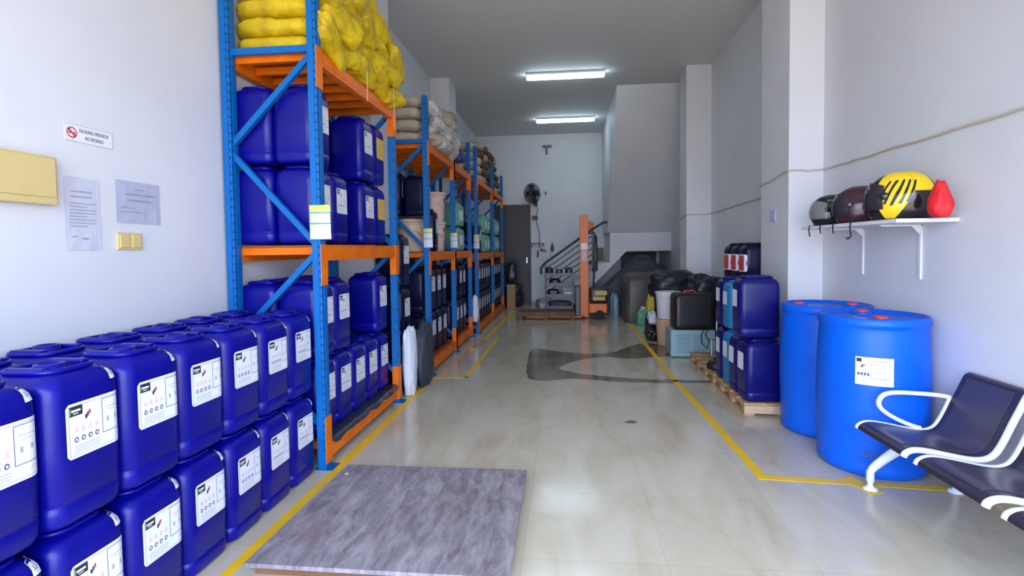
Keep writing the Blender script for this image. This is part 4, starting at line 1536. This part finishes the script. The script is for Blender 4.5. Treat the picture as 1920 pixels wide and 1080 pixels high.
b.lathe([(.055, 0), (.06, .01), (.06, .36), (.04, .41), (.018, .43), (.018, .46), (.001, .46)], 'bottle_pale', 20)
t = b.build('gas_bottle', None, (.93, 10.35, .001))
for i, (x, y) in enumerate(((.93, 10.35), (.96, 10.14))):
    if i:
        c = t.copy()
        COL.objects.link(c)
        c.location = (x, y, .001)
        tag(c, 'pale blue tall bottle, the one nearer the covered machine', 'bottle', 'pale blue bottles under the stairs')
tag(t, 'pale blue tall bottle, the one nearer the orange lift truck', 'bottle', 'pale blue bottles under the stairs')

# ------------------------------------------------------------ stacker truck with pallet
t = thing('pallet_stacker', (.35, 10.0, 0), 'orange hand pallet stacker with a tall mast at the back', 'stacker')
b = MB()
b.box(-.075, .085, -.05, .05, .02, 1.98, 'stacker_orange', .008)
b.box(-.045, .055, -.056, -.05, .10, 1.90, 'stacker_orange')
b.build('mast', t)
b = MB()
b.box(-.055, .065, -.060, -.056, 1.32, 1.44, 'sticker')
b.box(-.035, .045, -.062, -.060, 1.10, 1.32 - .02, 'paper')
b.build('rating_plate', t)
MB().tube([(.09, 0, 1.72), (.15, 0, 1.76), (.17, 0, 1.80), (.10, 0, 1.84)], .035, 'stacker_orange', 10).build('pulley_cover', t)
MB().tube([(.10, -.01, 1.62), (.20, -.01, 1.64), (.24, -.01, 1.55), (.25, -.01, 1.2), (.24, -.01, .92), (.19, -.01, .86), (.16, -.01, .95)], .014, 'rubber', 8).build('hose', t)
MB().tube([(.16, 0, .35), (.20, 0, 1.0), (.21, 0, 1.60)], .02, 'rail_black', 8).build('lift_cylinder', t)
b = MB()
b.box(.085, .42, -.22, .22, .12, .30, 'stacker_orange', .02)
b.build('chassis', t)
b = MB()
b.box(.10, .44, -.18, .18, .305, .60, 'plastic_black', .05)
b.box(.16, .38, -.186, -.18, .36, .42, 'stacker_yellow')
b.box(.20, .42, -.186, -.18, .46, .54, 'stacker_yellow')
b.build('motor_housing', t)
for y in (-.20, .20):
    MB().lathe([(.085, -.03), (.09, -.02), (.09, .02), (.085, .03)], 'rubber', 20, T=Matrix.Translation((.28, y, .091)) @ Matrix.Rotation(pi / 2, 4, 'X')).build('wheel', t)
MB().box(-.17, -.076, -.16, .16, .06, .62, 'plastic_black', .01).build('backrest', t)
for y in (-.17, .10):
    MB().box(-1.10, -.06, y, y + .07, .030, .058, 'stacker_orange', .004).build('fork', t)
for y in (-.145, .145):
    MB().lathe([(.026, -.03), (.026, .03)], 'rubber', 14, T=Matrix.Translation((-.02, y, .028)) @ Matrix.Rotation(pi / 2, 4, 'X')).build('load_wheel', t)
p2 = thing('wooden_pallet', (-.89, 9.72, 0), 'reddish brown wooden pallet on the forks of the orange stacker', 'pallet')
for y in [.09 * i for i in range(6)]:
    MB().box(0, 1.06, y, y + .075, .13, .15, 'wood_dark').build('deck_board', p2)
for y in (0.0, .20 + .01, .45):
    MB().box(0, 1.06, y, y + .06, .065, .13, 'wood_dark').build('stringer', p2)
for x in (0, .48, .98):
    MB().box(x, x + .08, 0, .06, .003, .065, 'wood_dark').build('block', p2)
    MB().box(x, x + .08, .45, .51, .003, .065, 'wood_dark').build('block', p2)

# trolley
t = thing('trolley', (-.13, 10.45, 0), 'grey metal shelf trolley standing before the stair railing', 'trolley')
for x in (-.28, .27):
    for y in (-.16, .16):
        MB().box(x - .010, x + .010, y - .010, y + .010, .06, 1.0, 'metal_grey').build('post', t)
        MB().lathe([(.03, -.012), (.03, .012)], 'rubber', 14, T=Matrix.Translation((x, y, .031)) @ Matrix.Rotation(pi / 2, 4, 'X')).build('wheel', t)
for z in (.14, .38, .60, .80):
    b = MB()
    b.box(-.28, .27, -.16, .16, z, z + .012, 'metal_grey')
    b.box(-.28, .27, -.17, -.16, z, z + .06, 'metal_grey', .002)
    b.build('shelf', t)
def junk(x, y, z, sx_, sy_, sz_, m, seed, label, cat='container'):
    soft('container', (x, y, z), sx_, sy_, sz_, m, seed, label, cat, amp=.1, power=.6, group='small items on the trolley')
junk(-.33, 10.42, .813, .08, .10, .16, 'bag_black', 1.1, 'black lump on the trolley top shelf, at its left end')
junk(-.13, 10.42, .813, .07, .10, .12, 'plastic_black', 2.1, 'black lump on the trolley top shelf, in the middle')
junk(.06, 10.42, .813, .07, .10, .15, 'plastic_black', 3.1, 'black lump on the trolley top shelf, at its right end')
junk(-.22, 10.42, .613, .11, .10, .13, 'plastic_black', 4.1, 'black box on the trolley second shelf')
junk(-.25, 10.42, .393, .12, .10, .14, 'plastic_black', 5.1, 'black box on the trolley third shelf, left')
junk(.06, 10.42, .393, .11, .10, .10, 'pail_white', 6.1, 'whitish box on the trolley third shelf, right')
junk(-.12, 10.42, .153, .22, .11, .15, 'bag_grey', 7.1, 'grey box on the trolley lowest shelf')

# things at the back left, beside the door
soft('black_bag', (-1.20, 11.47, 0.572), .13, .12, .52, 'bag_black', 3.9, 'black cloth bag heaped on upright cardboard beside the back door', 'bag', amp=.12)
slab('cardboard_box', -1.30, -1.12, 11.38, 11.60, .001, .56, 'cardboard', 'narrow brown cardboard box standing below the black bag', 'box')
soft('black_bag', (-1.20, 12.0, 0.002), .22, .2, .55, 'bag_black', 5.9, 'black bag on the floor behind the cardboard box', 'bag', amp=.12)
t = thing('floor_basin', (-.55, 12.0, 0), 'small brown box with white cloth near the back wall', 'box')
MB().box(-.14, .06, -.1, .1, .001, .16, 'skirt_brown', .005).build('box_body', t)
MB().box(-.05, .05, -.12, -.1, .02, .1, 'sticker', .005).build('white_cloth', t)

# wall fan
t = thing('wall_fan', (-.70, YB, 2.45), 'black wall mounted fan above the brown back door', 'fan')
FX = Matrix.Translation((-.06, -.30, .18)) @ Matrix.Rotation(radians(-38), 4, 'Z') @ Matrix.Rotation(radians(-82), 4, 'X')
b = MB()
R_ = .24
for k in range(64):
    a = 2 * pi * k / 64
    b.tube([FX @ Vector((rr * cos(a), rr * sin(a), zz)) for rr, zz in ((.05, -.055), (.15, -.055), (R_ - .02, -.035), (R_, 0), (R_ - .02, .045), (.15, .075), (.06, .085))], .0022, 'rail_black', 4)
for rr, zz in ((.05, -.055), (.09, -.056), (.12, -.056), (.15, -.055), (.18, -.052), (R_ - .02, -.035), (R_, 0), (.15, .075), (.06, .085)):
    b.tube([FX @ Vector((rr * cos(2 * pi * i / 32), rr * sin(2 * pi * i / 32), zz)) for i in range(32)], .004, 'rail_black', 5, closed=True)
b.build('fan_cage', t)
MB().lathe([(.001, -.06), (.05, -.058), (.055, -.05)], 'metal_grey', 20, T=FX).build('cage_badge', t)
for k in range(4):
    b = MB()
    vs = []
    for i in range(6):
        rr = .04 + .17 * i / 5
        for j in range(5):
            a = k * pi / 2 + (-.45 + .9 * j / 4) * (1 - .2 * i / 5)
            vs.append(FX @ Vector((rr * cos(a), rr * sin(a), .01 + .03 * (j - 2) / 2)))
    b.add(vs, [(i * 5 + j, i * 5 + j + 1, i * 5 + j + 6, i * 5 + j + 5) for i in range(5) for j in range(4)], 'metal_grey', True)
    b.build('blade', t)
MB().lathe([(.04, .05), (.065, .08), (.065, .17), (.03, .20), (.001, .20)], 'plastic_black', 20, T=FX).build('motor', t)
b = MB()
b.tube([(0.0, -.16, .14), (0.0, -.12, .02), (0, -.01, 0)], .02, 'plastic_black', 8)
b.box(-.05, .05, -.03, -.001, -.09, .07, 'plastic_black', .006)
b.build('mount', t)
b = MB()
b.tube([(.02, -.02, -.08), (.06, -.015, -.18), (.02, -.012, -.30), (-.0, -.012, -.36), (.03, -.012, -.5), (.08, -.012, -.7), (.09, -.012, -.9), (.07, -.012, -1.05)], .008, 'rubber', 6)
b.build('power_cord', t)
MB().box(-.08, .05, -.03, -.001, -.42, -.32, 'plastic_black', .004).build('control_box', t)

b = MB()
b.box(-.86 + .01, -.58, YB - .16, YB - .001, 1.46, 1.48, 'plastic_black')
b.box(-.80, -.78, YB - .03, YB - .001, 1.36, 1.46, 'plastic_black')
b.box(-.62, -.60, YB - .03, YB - .001, 1.36, 1.46, 'plastic_black')
tag(b.build('wall_rack'), 'small black wall rack beside the back door', 'rack')
t = thing('soap_dispenser', (-.53, YB, 1.36), 'white soap dispenser on the back wall beside the black rack', 'dispenser')
MB().box(-.055, .055, -.09, -.001, 0, .20, 'pail_white', .03).build('body', t)
MB().box(-.025, .025, -.094, -.088, .04, .13, 'metal_grey', .006).build('window', t)
t = thing('faucet', (-.58, YB, 1.26), 'dark tap on the back wall under the black rack', 'tap')
MB().tube([(0, -.001, .04), (0, -.10, .04), (.10, -.12, .04), (.12, -.12, .0)], .016, 'metal_grey', 8).build('spout', t)
MB().tube([(-.02, -.08, .07), (.04, -.08, .07)], .01, 'metal_grey', 8).build('tap_handle', t)
MB().tube([(-.08, -.02, .03), (-.07, -.06, -.02), (-.08, -.02, -.12)], .015, 'rubber', 8).build('hose', t)
t = thing('spray_bottle', (-.31, YB - .06, 1.28), 'grey bottle hanging on the back wall right of the dispenser', 'bottle')
MB().lathe([(.035, 0), (.04, .01), (.04, .12), (.015, .16), (.015, .20), (.001, .20)], 'metal_grey', 16).build('body', t)
MB().tube([(0, 0, .20), (0, .03, .23), (0, .058, .23)], .006, 'steel', 6).build('hook', t)
t = thing('wall_hook', (-.39, YB, 3.74), 'small dark T-shaped bracket high on the back wall', 'bracket')
MB().box(-.13, .09, -.05, -.001, 0, .05, 'metal_grey', .005).build('arm', t)
MB().box(-.05, -.01, -.06, -.001, -.17, 0, 'metal_grey', .005).build('stem', t)
tag(MB().box(-.47, -.44, YB - .02, YB - .001, 2.62, 2.70, 'plastic_black', .004).build('wall_hook'), 'tiny black hook on the back wall right of the fan', 'hook')
o = MB().tube([(XR - .01, 10.2, 1.29), (XR - .01, 9.8, 1.31), (XR - .01, 9.2, 1.33), (XR - .01, 8.55, 1.42)], .008, 'rubber', 6).build('wall_cable')
tag(o, 'dark cable along the right wall behind the small column', 'cable')
